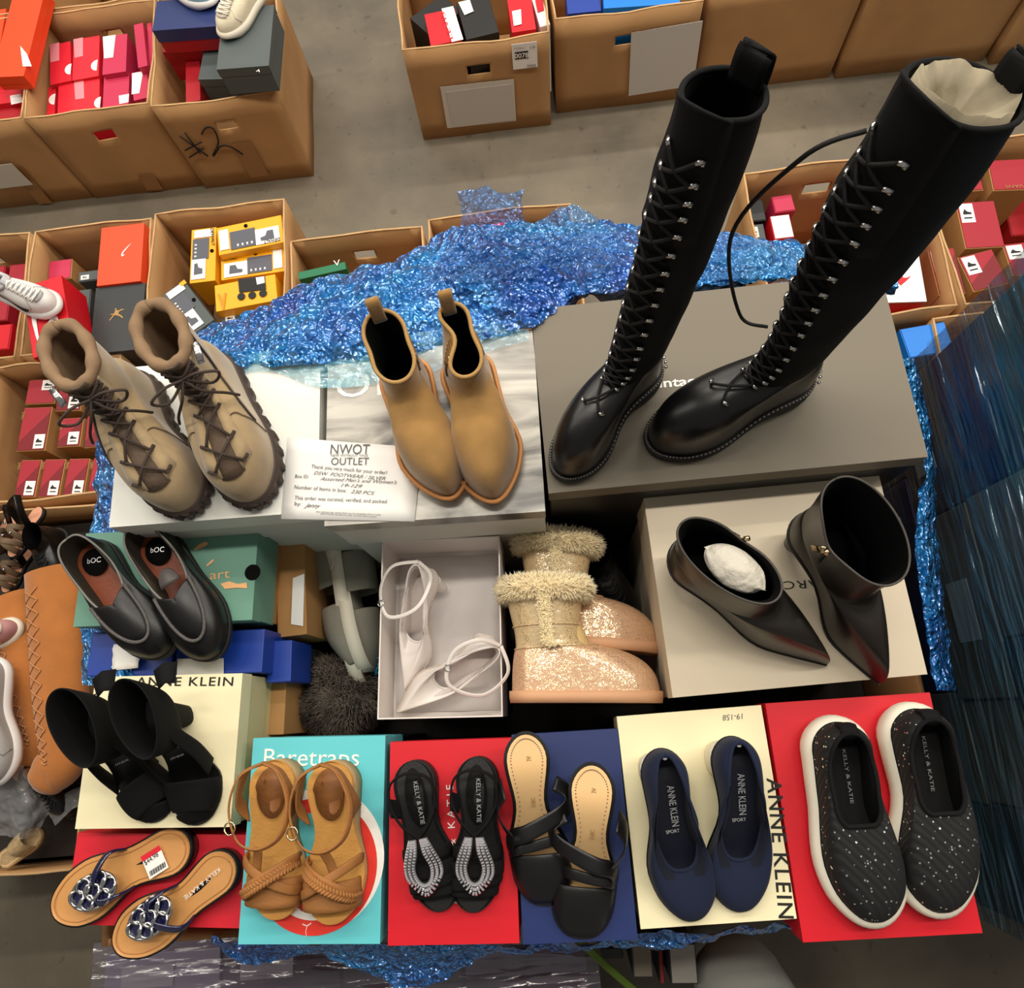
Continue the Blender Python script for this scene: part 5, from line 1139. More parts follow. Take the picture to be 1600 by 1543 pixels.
film('stretch_film',[
 [A((160,640),1.12),A((150,720),1.12),A((140,830),1.11),A((125,960),1.11),A((128,1070),1.10)],
 [A((200,640),1.16),A((190,720),1.16),A((180,830),1.14),A((160,960),1.13),A((190,1070),1.175)],
 [A((215,640),1.16),A((200,720),1.16),A((190,830),1.14),A((175,960),1.12),A((215,1070),1.17)]],90,26,.010,14,M_film,'blue film along the left side of the pile, beside the sage green box',9)
film('stretch_film',[
 [A((1408,560),1.22),A((1445,700),1.14),A((1430,830),1.12),A((1440,960),1.12),A((1462,1078),1.10)],
 [A((1420,560),1.18),A((1452,700),1.10),A((1450,830),1.10),A((1462,960),1.10),A((1480,1078),1.08)],
 [A((1425,560),1.10),A((1456,700),1.02),A((1462,830),1.0),A((1475,960),1.0),A((1490,1078),1.0)]],120,30,.012,14,M_film,'blue film along the right side of the pile, beside the putty box',10)
film('loose_film',[
 [A((312,566),1.308),A((420,548),1.312),A((500,535),1.312),A((640,520),1.312),A((745,508),1.312),A((826,500),1.308)],
 [A((318,582),1.304),A((420,566),1.306),A((500,580),1.306),A((640,560),1.306),A((745,535),1.306),A((826,522),1.304)],
 [A((322,592),1.3035),A((420,580),1.304),A((506,606),1.304),A((640,590),1.304),A((745,555),1.304),A((826,532),1.3035)]],120,30,.005,14,film_mat('pale_cyan_film',(120,205,225),.35,30,.5,c2=(70,170,210)),'thin pale blue film edge lying over the back of the white boxes',15)
# ---------------------------------------------------------------- wrapped pallet on the right
def wrapped_pallet():
    x0,x1,y0,y1,zt=.715,1.65,-.42,.565,1.38
    r=thing('wrapped_pallet','tall pallet of boxes wrapped in dark blue film, right of the pile','pallet',Matrix.Translation(((x0+x1)/2,(y0+y1)/2,0)))
    X0,X1,Y0,Y1=-(x1-x0)/2,(x1-x0)/2,-(y1-y0)/2,(y1-y0)/2
    b=MB(); [b.box(X0,X1,Y0+i*.14,Y0+i*.14+.09,.1,.12) for i in range(7)]; [b.box(x-.05,x+.05,Y0,Y1,0,.1) for x in (X0+.05,0,X1-.05)]; b.build('wooden_pallet',M_kraft,r,smooth=False)
    cols=[mat('film_dark_box',(46,62,78),.5),mat('film_navy_box',(26,36,88),.5),mat('film_grey_box',(92,104,104),.5),mat('film_teal_box',(44,84,98),.5)]
    rnd=random.Random(4); z=.125; nz=7; hh=(zt-z)/nz
    for k in range(nz):
        y=Y0+.01
        while y<Y1-.06:
            wd=min(rnd.uniform(.16,.34),Y1-.01-y); 
            if Y1-.01-y-wd<.1: wd=Y1-.01-y
            b=MB(); b.box(X0+.012+rnd.uniform(0,.006),X1-.02,y+.002,y+wd-.002,z+.001,z+hh-.001); o=b.build('packed_box',rnd.choice(cols),r,smooth=False,bevel=.003)
            if rnd.random()<.35:
                c=MB(); c.box(X0+.0108,X0+.0118,y+wd*.3,y+wd*.62,z+hh*.3,z+hh*.7); c.build('side_label',mat('film_label',(150,180,200),.5),o,smooth=False)
            y+=wd
        z+=hh
    net=[]
    def wrap(f):
        rows=[]
        for j in range(61):
            zz=.10+(zt+.004-.10)*j/60; row=[]
            for i in range(141):
                u=i/140; y=Y0+(Y1-Y0)*u; n_=noise.noise(Vector((y*2.2+7,zz*16,1)))+.5*noise.noise(Vector((y*6,zz*38,3))); row.append(Vector((X0-.004-abs(n_)*.016,y,zz)))
            rows.append(row)
        return rows
    b=MB(); b.loft(wrap(0),False)
    rows=[[Vector((X0+(X1-X0)*i/40,Y0+(Y1-Y0)*j/60,zt+.006+.016*abs(noise.noise(Vector((i*.35,j*.3,2)))))) for i in range(41)] for j in range(61)]; b.loft(rows,False)
    rows=[[Vector((X0+(X1-X0)*i/40,Y1+.004+.008*abs(noise.noise(Vector((i*.2,j*.8,5)))),.1+(zt-.1)*j/40)) for i in range(41)] for j in range(41)]; b.loft(rows,False)
    rows=[[Vector((X0+(X1-X0)*i/40,Y0-.004-.008*abs(noise.noise(Vector((i*.2,j*.8,9)))),.1+(zt-.1)*j/40)) for i in range(41)] for j in range(41)]; b.loft(rows,False)
    b.build('film_wrap',M_filmpal,r)
    b=MB(); p=at((1548,1258),1.0); inv=r.matrix_basis.inverted(); q=inv@Vector((x0,-.225,1.06)); b.box(q.x-.036,q.x-.0345,q.y-.014,q.y+.014,q.z-.02,q.z+.02); st=b.build('green_sticker',mat('green_sticker_paper',(40,150,70),.5),r,smooth=False)
wrapped_pallet()
# ---------------------------------------------------------------- cartons on the floor
CH=.40
def cx_(r): return r
c_2=carton(-1.165,-.745,2.03,2.50,CH,'cardboard carton marked with a large handwritten number, holding grey boxes and a cream sneaker',seed=1)
c_1=carton(-1.60,-1.175,2.045,2.50,CH,'cardboard carton full of red shoe boxes, left of the handwritten one',seed=2)
c_0=carton(-2.04,-1.61,2.05,2.50,CH,'cardboard carton of orange and red boxes at the top left edge',seed=3)
carton(-1.62,-1.18,2.52,2.98,CH,'cardboard carton behind the one full of red boxes',seed=11)
carton(-2.08,-1.63,2.52,2.98,CH,'cardboard carton with blue boxes in the far left corner',seed=12)
c_c=carton(-.315,.175,2.135,2.60,CH,'cardboard carton with a barcode label and clear pouch, top centre',seed=4)
c_n=carton(.20,.69,2.185,2.65,CH,'cardboard carton with white paper pouch, holding bright blue boxes',seed=5)
c_n2=carton(.72,1.235,2.20,2.66,CH+.03,'plain cardboard carton behind the left tall boot',seed=6,holes=False)
c_n3=carton(1.255,1.80,2.19,2.66,CH+.03,'plain cardboard carton behind the right tall boot',seed=7,holes=False)
carton(1.82,2.3,2.17,2.66,CH+.03,'plain cardboard carton at the top right edge',seed=17,holes=False)
c_b=carton(-1.515,-1.135,1.15,1.59,CH,'cardboard carton holding orange, red and charcoal shoe boxes',seed=8)
c_c2=carton(-1.12,-.705,1.15,1.595,CH+.01,'cardboard carton holding yellow work boot boxes',seed=9)
c_a=carton(-1.95,-1.53,1.15,1.59,CH,'cardboard carton of dark red boxes at the left edge, left of the orange box',seed=10)
c_d=carton(-.69,-.28,1.02,1.445,CH,'cardboard carton with a green box, half under the blue film',seed=13)
c_e=carton(-.262,.175,1.02,1.465,CH,'cardboard carton behind the loose peak of blue film',seed=14)
c_f=carton(-1.60,-1.20,.695,1.12,CH,'cardboard carton holding dark red boxes in neat rows, left of the pile',seed=15)
c_g=carton(-1.68,-1.215,-.27,.66,CH,'long cardboard carton heaped with loose shoes at the left edge',seed=16,rot=-.0,holes=False)
c_h=carton(.70,1.205,.985,1.50,CH,'cardboard carton right of the tall boots, holding a red and white box',seed=18)
c_i=carton(1.225,1.66,.985,1.52,CH,'cardboard carton of dark red boxes at the right edge',seed=19)
carton(1.14,1.60,.59,.965,CH-.02,'cardboard carton below the right-hand one, half hidden by the wrapped pallet',seed=20)
# tape, hand marks, pouches
def fp(r,ctr,half,y0,px,py,w_,h_,m,nm,off_=.009,rot=0,lab=None):
    """rectangular patch on the front wall: centre seen at pixel, in the plane y=y0"""
    d=ROT@_dirc((px,py)); s=(y0-off_)/d.y; c=Vector((0,0,CZ))+d*s; b=MB(); ca,sa=math.cos(rot),math.sin(rot)
    Q=[c+Vector((a*ca-e*sa,0,a*sa+e*ca)) for a,e in ((-w_/2,-h_/2),(w_/2,-h_/2),(w_/2,h_/2),(-w_/2,h_/2))]; b.loft([[q for q in Q],[q+Vector((0,-.0012,0)) for q in Q]],True,True,True); o=fixn(b.build(nm,m,r,world=True,smooth=False,label=lab)); return c
def fpoint(p,y0,off_=.011):
    d=ROT@_dirc(p); s=(y0-off_)/d.y; return Vector((0,0,CZ))+d*s
for pts in ([(281,213),(325,244)],[(289,208),(313,240)],[(289,235),(315,222)],[(296,246),(318,232)],[(315,210),(321,200),(332,200),(339,212),(341,226),(333,241),(335,243),(345,228),(362,230),(379,241)]):
    b=MB(); b.tube(cr([fpoint(p,2.03) for p in pts],18) if len(pts)>2 else [fpoint(p,2.03) for p in pts],.0028,6); b.build('marker_number',M_ink,c_2,world=True)
fp(c_2,0,0,2.03,392,250,.07,.17,M_tape,'packing_tape',rot=.0); fp(c_1,0,0,2.045,235,285,.06,.08,M_tape,'packing_tape',rot=-.1); fp(c_0,0,0,2.05,48,290,.05,.2,M_tape,'packing_tape',rot=-.1)
fp(c_0,0,0,2.05,2,276,.16,.11,M_pouch,'paper_pouch',off_=.02)
fp(c_c,0,0,2.135,749,163,.26,.19,M_pouch,'paper_pouch',rot=-.02); fp(c_c,0,0,2.135,752,166,.235,.165,mat('slip_in_pouch',(196,190,182),.35),'paper_slip',off_=.0105)
c=fp(c_c,0,0,2.135,820,87,.085,.10,M_paper,'shipping_label'); fp(c_c,0,0,2.135,815,86,.045,.028,M_ink,'label_block',off_=.0105)
p0=fpoint((804,91),2.135,.013); p1=fpoint((826,89),2.135,.013); text('0078',p0,p1,Vector((0,0,1)),.018,M_wink,c_c,bold=.02)
p0=fpoint((803,77),2.135,.013); p1=fpoint((820,76),2.135,.013); text('SHOEBOX',p0,p1,Vector((0,0,1)),.006,M_inkg,c_c)
p0=fpoint((829,76),2.135,.013); p1=fpoint((836,75),2.135,.013); text('19',p0,p1,Vector((0,0,1)),.008,M_ink,c_c); p0=fpoint((824,105),2.135,.013); p1=fpoint((837,104),2.135,.013); text('IIIIIII',p0,p1,Vector((0,0,1)),.010,M_ink,c_c)
fp(c_n,0,0,2.185,1037,94,.24,.27,mat('white_slip',(206,202,196),.4),'paper_pouch',rot=.05)
fp(c_n2,0,0,2.2,1190,60,.06,.3,M_tape,'packing_tape') if False else None
# ---- boxes standing in the cartons
VZ=.345
def stand(px,z,h,face,edge,label,sticker=None,group=None,txt=None,tint=.004,cat='shoe box'):
    r=shoe_box(px,z,h,label,edge,None,0,cat=cat,group=group,shrink=.003); w_,d_=r['_w']/2-tint,r['_d']/2-tint
    b=MB(); b.box(-w_,w_,-d_,d_,h-.0015,h+.0006); b.build('printed_panel',face,r,smooth=False)
    if sticker:
        u0,u1,v0,v1=sticker; b=MB(); b.box(-w_+2*w_*u0,-w_+2*w_*u1,-d_+2*d_*v0,-d_+2*d_*v1,h+.0006,h+.0014); b.build('size_sticker',M_paper,r,smooth=False)
        b=MB(); sx,sy=(u1-u0)*w_,(v1-v0)*d_; xc=-w_+w_*(u0+u1); yc=-d_+d_*(v0+v1)
        b.poly([(xc-sx*.6,yc+sy*.05),(xc-sx*.3,yc+sy*.45),(xc+sx*.05,yc+sy*.15),(xc+sx*.6,yc+sy*.05),(xc+sx*.6,yc-sy*.15),(xc-sx*.6,yc-sy*.15)],h+.0014,h+.0019); b.box(xc-sx*.6,xc+sx*.6,yc-sy*.6,yc-sy*.45,h+.0014,h+.0019); b.build('sticker_print',M_ink,r,smooth=False)
    if txt:
        s_,pa,pb,cap,m=txt; wtext(s_,pa,pb,z+.001,cap,m,r)
    return r
G='dark red boxes in the left carton'
M_fold=mat('darker_red_fold',(120,12,26),.5)
def vans(px,lab,st,z=VZ,txt=None,h=.28,tri=True):
    r=stand(px,z,h,M_maroon,M_kraft,lab,st,None)
    w_,d_=r['_w']/2-.004,r['_d']/2-.004
    if tri: b=MB(); b.poly([(-w_,-d_*.6),(w_,d_*.75),(w_,-d_),(-w_,-d_)],h+.0004,h+.0009); b.build('printed_triangle',M_fold,r,smooth=False)
    if txt: wtext('VANS',txt[0],txt[1],z+.002,.010,M_goldink,r)
vans([(43,592),(90,590),(88,631),(38,633)],'dark red box in the left carton, sticker at its top right, top row left',(.5,.95,.55,.98),tri=False)
vans([(91,592),(131,590),(131,643),(87,643)],'dark red box in the left carton, top row second, sticker at its lower right',(.5,.95,.05,.55),txt=((96,612),(108,601)))
vans([(135,592),(168,590),(170,640),(134,642)],'dark red box in the left carton, top row, against its right wall',(.1,.5,.3,.7))
vans([(33,635),(79,634),(75,704),(27,707)],'dark red box in the left carton, tall one in the middle row left',(.58,.97,.03,.36),txt=((38,655),(40,643)))
vans([(93,652),(127,650),(131,698),(88,700)],'dark red box in the left carton, small one in the middle row',(.45,.95,.05,.5),txt=((97,672),(102,661)))
vans([(130,650),(165,645),(174,698),(134,700)],'dark red box in the left carton, middle row next to the pile',(.5,.97,.4,.8))
for i,(a,c,n_) in enumerate((((28,62),(24,60),'first'),((65,100),(61,97),'second'),((103,138),(99,135),'third'),((141,176),(137,173),'fourth'))):
    vans([(a[0],717-i),(a[1],716-i),(c[1],778),(c[0],778)],'dark red upright box in the left carton, %s from left in the bottom row'%n_,(.45,.97,.03,.42),txt=((a[0]+4,733),(a[0]+6,722)))
# right carton
vans([(1443,256),(1532,248),(1534,299),(1446,304)],'dark red box at the top left of the right edge carton, lying crosswise',(.62,.97,.55,.98),tri=False,txt=((1500,290),(1460,293)),h=.2)
vans([(1545,249),(1612,246),(1612,297),(1547,299)],'dark red box at the top right corner of the right edge carton',None,tri=False,txt=((1598,288),(1570,290)),h=.2)
vans([(1498,315),(1561,311),(1566,387),(1501,390)],'dark red box in the centre of the right edge carton, sticker at its top left',(.03,.4,.55,.97),h=.26,tri=False)
vans([(1453,388),(1497,385),(1506,459),(1461,464)],'dark red box at the lower left of the right edge carton',(.03,.35,.5,.97),txt=((1492,450),(1490,425)),h=.26)
vans([(1504,393),(1562,390),(1568,440),(1511,466)],'dark red box at lower centre of the right edge carton, sticker at upper left',(.05,.45,.45,.97),h=.26)
vans([(1572,379),(1612,376),(1612,428),(1574,434)],'dark red box at the lower right edge of the right carton',(.05,.8,.5,.95),h=.26)
for k,(px,z) in enumerate(([(1462,310),(1493,309),(1497,380),(1466,382)],[(1568,305),(1608,303),(1610,368),(1572,370)])and[([(1462,310),(1493,309),(1497,380),(1466,382)],.2),([(1570,305),(1608,303),(1610,368),(1574,370)],.2)]): stand(px,z,.19,M_red2,M_red2,'dark red box low in the right edge carton, '+('left of' if k==0 else 'right of')+' the centre box')
# carton with the red and white box (right of the boots)
def logo_box(px,z,h,label,word,wpx,wcap,sw,base=M_red,ink=M_paper,shade=None,tilt=0):
    r=shoe_box(px,z,h,label,base,None,0); return r
rw=shoe_box([(1372,345),(1438,337),(1435,474),(1372,470)],.42,.30,'red and white shoe box with huge lettering in the carton right of the tall boots',M_red,M_paper,.004)
quad([(1372,345),(1438,337),(1436,400),(1424,352),(1372,357)],.42,M_red,rw,'red_print',lift=.0004); 
wtext('NIKE',(1372,470),(1428,352),.421,.085,M_red,rw,shear=.35,bold=.03)
decal((1394,440),(1436,352),.4215,SWOOSH,.35,M_red,rw,flip=-1)
stand([(1208,306),(1243,300),(1240,330),(1206,334)],.33,.28,M_pink,M_pink,'raspberry box in the carton just right of the left tall boot'); 
stand([(1206,336),(1240,332),(1238,372),(1204,376)],.33,.3,M_paper,M_red,'white-topped red box below the raspberry one, behind the loose lace')
stand([(1166,312),(1196,309),(1196,345),(1168,348)],.30,.27,M_charc,M_blackb,'charcoal box beside the raspberry one')
stand([(1168,350),(1198,347),(1198,385),(1170,388)],.30,.27,M_greyd,M_charc,'slate box with white sticker beside the raspberry one',(.1,.6,.4,.9))
stand([(1335,292),(1402,280),(1404,332),(1339,340)],.28,.26,M_red2,M_red2,'deep red box behind the red and white lettered box')
b_=stand([(1404,508),(1487,503),(1484,545),(1420,566)],.37,.36,M_bright,M_bright,'bright blue shoe box between the grey boot box and the wrapped pallet')
# carton with orange box
ob=shoe_box([(160,357),(229,347),(216,440),(150,446)],.43,.13,'bright orange-red shoe box with a small white tick mark, in the middle left carton',mat('deep_red_side',(176,30,22),.5),M_orange,.04)
decal((188,400),(201,378),.43,SWOOSH,.42,M_wink,ob,flip=-1)
jb=shoe_box([(143,451),(221,442),(225,545),(147,552)],.42,.13,'charcoal shoe box with a small gold jumping figure, below the orange-red one',M_charc,M_charc,.05)
JM=[(.0,.35),(.18,.42),(.32,.40),(.42,.62),(.40,.75),(.46,.80),(.50,.74),(.49,.64),(.62,.55),(.85,.62),(1,.5),(.84,.52),(.62,.44),(.60,.3),(.78,.12),(.88,-.1),(.80,-.1),(.68,.08),(.48,.22),(.34,.26),(.12,.02),(.04,-.08),(.0,-.02),(.16,.18),(.28,.34),(.14,.36)]
decal((171,500),(196,494),.42,JM,.9,M_goldink,jb)
nb=shoe_box([(40,447),(97,426),(113,541),(43,561)],.53,.12,'red shoe box with large white lettering, carrying the white sneaker',M_red,M_red,.0)
wtext('NIKE',(60,452),(78,545),.53,.038,M_paper,nb,shear=.3,bold=.02); decal((50,470),(46,553),.53,SWOOSH,.4,M_paper,nb)
wt=text('NIKE',at((118,535),.40),at((101,462),.40),Vector((0,0,1)),.05,M_paper,nb) if False else None
for k,(px,m,lab) in enumerate((([(72,408),(112,402),(114,435),(76,440)],M_pink,'raspberry box with kraft edges behind the red box with the sneaker'),([(120,425),(158,418),(158,438),(122,441)],M_greyd,'slate box with white stickers, left of the orange-red box'),([(115,452),(141,450),(142,500),(118,504)],M_greyd,'slate box between the red lettered box and the charcoal one'))):
    stand(px,.33,.3,m,M_kraft if k==0 else m,lab,(.1,.5,.1,.6) if k else None)
for k,px in enumerate(([(-20,415),(8,413),(6,450),(-22,452)],[(12,412),(42,410),(42,440),(12,444)],[(-25,455),(10,452),(20,500),(-20,505)],[(-30,508),(10,505),(25,545),(-25,550)])): stand(px,.32,.3,M_maroon if k<3 else M_red,M_maroon if k<3 else M_red,['dark red box in the left edge carton, back left','dark red box in the left edge carton, back right','dark red box in the left edge carton, under the sneaker heel','bright red box in the left edge carton, at the front'][k])
# yellow boxes
M_boxgrey=mat('yellow_box_grey_print',(84,86,96),.5)
def ybox(px,z,h,label,flip,base=M_yellow):
    r=shoe_box(px,z,h,label,base,None,0); w_,d_=r['_w']/2,r['_d']/2; lon=w_>d_
    def R(u0,u1,v0,v1,m,nm,l=.0006):
        b=MB()
        if lon: a=(u0,u1,v0,v1)
        else: a=(v0,v1,u0,u1)
        b.box(-w_+2*w_*a[0],-w_+2*w_*a[1],-d_+2*d_*a[2],-d_+2*d_*a[3],h,h+l); return b.build(nm,m,r,smooth=False)
    f=(lambda u:1-u) if flip else (lambda u:u)
    def S(u0,u1,v0,v1,m,nm,l=.0006): 
        a,c=sorted((f(u0),f(u1))); R(a,c,v0,v1,m,nm,l)
    S(.06,.42,.08,.62,M_paper,'photo_panel'); S(.42,.80,.10,.72,M_boxgrey,'text_panel'); S(.82,.96,.15,.85,M_paper,'size_sticker')
    for k in range(4): a=f(.48+.07*k); R(min(a,a)-.012,a+.012,.18,.26,M_paper,'icon',.001)
    # boot picture
    cx=f(.24); b=MB(); P=[(-.10,-.16),(.10,-.16),(.11,-.04),(.03,.0),(.0,.16),(-.09,.16)]; P=[((p[0]*(-1 if flip else 1)+cx),p[1]+.35) for p in P]
    P=[((-w_+2*w_*(x if lon else y)),(-d_+2*d_*(y if lon else x))) for x,y in P]; b.poly(P,h+.0006,h+.0012); fixn(b.build('boot_picture',M_boxgrey,r,smooth=False))
    b=MB(); a=f(.55); X,Y=(a,.84) if lon else (.84,a); c=Vector((-w_+2*w_*X,-d_+2*d_*Y,h)); b.loft([[c+Vector((.006*math.cos(t),.006*math.sin(t),dz)) for t in [k*PI/8 for k in range(16)]] for dz in (0,.001)],True,True,True); b.build('finger_hole',M_lin,r,smooth=False)
    return r
y1=ybox([(337,356),(440,333),(444,379),(341,398)],.40,.13,'yellow work boot box, uppermost in its carton, lettering upside down',True); wtext('DEWALT',(437,371),(412,376),.401,.010,M_ink,y1,bold=.02)
y2=ybox([(342,399),(443,382),(447,424),(346,437)],.37,.13,'yellow work boot box, second from the top in its carton',False); wtext('DEWALT',(346,408),(372,404),.371,.010,M_ink,y2,bold=.02)
y3=ybox([(294,358),(335,354),(340,437),(299,443)],.38,.13,'narrow yellow and white boot box standing left of the others',False); wtext('DEWALT',(329,357),(331,384),.381,.009,M_ink,y3,bold=.02)
y4=shoe_box([(333,445),(427,427),(437,468),(337,487)],.40,.13,'orange-yellow boot box with three round icons, below the other yellow ones',M_yellow,M_yellow,0)
quad([(372,436),(414,431),(416,452),(374,457)],.40,M_ink,y4,'text_panel'); quad([(400,434),(413,432),(414,442),(402,445)],.40,M_paper,y4,'icon',lift=.0014)
for q in ((377,463),(394,461),(411,458)):
    b=MB(); c=at(q,.401); b.loft([[c+Vector((.012*math.cos(t),.012*math.sin(t),dz)) for t in [k*PI/8 for k in range(16)]] for dz in (0,.001)],True,True,True); b.build('round_icon',M_ink,y4,world=True,smooth=False)
wtext('V',(342,483),(356,480),.401,.05,mat('dark_yellow_ink',(206,138,10),.5),y4,bold=.04)
y5=ybox([(250,462),(284,438),(338,497),(302,522)],.42,.12,'charcoal work boot box leaning diagonally in the yellow box carton',False,M_greyd); quad([(280,443),(288,437),(292,442),(284,448)],.42,M_yellow,y5,'yellow_tab')
y6=stand([(343,490),(398,478),(402,500),(346,512)],.36,.12,M_greyd,M_greyd,'slate work boot box peeking over the blue film',(.1,.4,.2,.8))
gb=shoe_box([(464,424),(540,407),(541,420),(466,437)],.40,.12,'dark green shoe box in the carton next to the yellow boxes',M_dkgreen,M_dkgreen,0); wtext('V',(522,416),(532,414),.40,.02,M_wink,gb)
stand([(735,352),(790,345),(795,385),(740,392)],.36,.3,M_scarlet,M_red,'red box glimpsed through the loose blue film peak'); stand([(800,350),(860,345),(865,380),(802,385)],.34,.3,M_navy,M_navy,'navy box glimpsed behind the blue film')
# red carton top left
M_stk=mat('clear_seal',(226,140,150),.2)
def puma(px,z,h,m,lab,circ=None,st=None):
    r=stand(px,z,h,m,m,lab,None,tint=.001)
    if st: q=quad(st,z,M_stk if circ else M_paper,r,'seal_sticker',lift=.0012)
    if circ: 
        b=MB(); c=at(circ,z+.001); n_=16; b.loft([[c+Vector((.022*math.cos(t),.024*math.sin(t),dz)) for t in [PI/2+k*PI/n_ for k in range(n_+1)]] for dz in (.0006,.0012)],True,True,True); fixn(b.build('white_half_disc',M_paper,r,world=True,smooth=False))
puma([(77,71),(112,63),(112,127),(77,134)],.34,.3,M_scarlet,'red box with white half disc, top left in the red box carton',(111,108),[(78,70),(93,67),(93,95),(79,98)])
puma([(113,62),(154,55),(158,119),(113,127)],.34,.3,M_scarlet,'red box with white half disc, top middle in the red box carton',(152,102),[(115,62),(130,59),(130,88),(117,91)])
puma([(73,136),(87,134),(88,184),(73,187)],.32,.3,M_scarlet,'narrow red box with white half disc, lower left in the red box carton',(86,155))
puma([(89,133),(155,122),(158,171),(90,184)],.33,.3,M_scarlet,'wide red box with clear seal, lower middle in the red box carton',(157,160),[(116,127),(131,125),(132,154),(118,156)])
puma([(160,58),(198,52),(200,112),(161,118)],.35,.3,M_pink,'raspberry box with white label, top row of the red box carton',None,[(161,58),(181,55),(177,90),(163,92)])
puma([(161,120),(201,114),(204,165),(160,172)],.33,.3,M_pink,'raspberry box, bottom row of the red box carton',None,[(186,150),(202,147),(201,160),(187,163)])
puma([(213,37),(229,34),(227,104),(210,109)],.37,.3,M_pink,'narrow raspberry box standing at the back right of the red box carton')
puma([(231,36),(240,34),(240,103),(230,105)],.35,.3,M_pink,'thin raspberry box against the right wall of the red box carton')
puma([(206,113),(233,108),(233,152),(206,160)],.34,.3,M_pink,'raspberry box with white label at the front right of the red box carton',None,[(207,115),(224,112),(218,146),(206,148)])
ow=shoe_box([(8,-20),(52,-12),(57,112),(2,126)],.46,.055,'bright orange shoe box in the top left corner carton',M_orange,M_orange,.03); ow2=shoe_box([(-40,20),(2,14),(0,118),(-44,122)],.40,.14,'orange shoe box at the very left edge of the top left carton',M_orange,M_orange,.03)
wtext('',(0,0),(1,1),.4,.01,M_ink,ow) if False else quad([(32,72),(42,84),(50,104),(36,104)],.46,M_paper,ow,'label')
puma([(-15,128),(38,122),(40,158),(-15,166)],.36,.3,M_scarlet,'red box with clear seals in the top left corner carton',None,[(16,150),(34,147),(36,160),(18,164)])
puma([(-15,170),(40,160),(42,192),(-12,198)],.34,.3,M_red2,'deep red box at the front of the top left corner carton')
shoe_box([(25,-25),(60,-30),(58,6),(28,10)],.38,.2,'royal blue box in the far left carton',M_blueb,M_blueb,.03)
# carton with number: grey boxes, navy lid
nv=shoe_box([(243,2),(352,-6),(350,40),(240,48)],.50,.09,'navy shoe box lid corner carrying the pale blue sneaker',M_red2,M_navy,.045)
shoe_box([(252,40),(340,36),(338,75),(262,82)],.40,.12,'deep red shoe box under the navy lidded one',M_red2,M_red2,.03)
shoe_box([(272,92),(294,90),(332,152),(306,158)],.36,.10,'deep red shoe box standing on edge in the numbered carton',M_red2,M_red2,0)
gs=shoe_box([(350,20),(436,0),(412,110),(337,102)],.52,.10,'slate grey shoe box carrying the cream sneaker',M_greyd,M_greyd,.03)
wtext('A',(400,112),(406,113),.519,.01,M_wink,gs)
gs2=shoe_box([(318,75),(430,60),(418,128),(312,118)],.40,.13,'slate grey shoe box with white label under the one with the cream sneaker',M_greyd,M_greyd,.03)
quad([(350,121),(386,124),(390,137),(354,134)],.36,M_paper,gs2,'label')
# top centre carton
cb=[([(645,12),(700,-6),(712,12),(664,70)],.36,M_blackb,'black box in the top centre carton, far left',None),([(665,22),(708,10),(725,62),(669,71)],.40,M_red,'red and white box in the top centre carton',[(690,14),(708,10),(724,62),(706,66)]),([(712,3),(768,-10),(776,50),(728,62)],.41,M_blackb,'black box with white label in the top centre carton, middle',[(716,4),(734,0),(740,18),(726,24)]),([(792,-6),(832,-10),(836,44),(798,52)],.40,M_red,'red box with white seal in the top centre carton',[(800,18),(814,15),(815,38),(803,41)]),([(834,-8),(852,-10),(855,38),(838,44)],.38,M_paper,'white box against the right wall of the top centre carton',[(836,0),(848,-2),(850,16),(840,20)])]
for px,z,m,lab,q in cb:
    r=shoe_box(px,z,.28,lab,m,m,0); 
    if q: quad(q,z,M_paper if m is not M_paper else M_red,r,'label')
wtext('LEVIS',(708,60),(694,18),.402,.012,M_red,[o for o in bpy.data.objects if o.get('label')=='red and white box in the top centre carton'][0])
shoe_box([(884,-25),(938,-30),(938,16),(884,22)],.36,.3,'bright blue box in the carton with the white pouch, left one',M_blueb,M_bright,.0); shoe_box([(941,-28),(1062,-34),(1062,4),(942,14)],.38,.3,'bright blue box in the carton with the white pouch, right one',M_bright,M_bright,0)
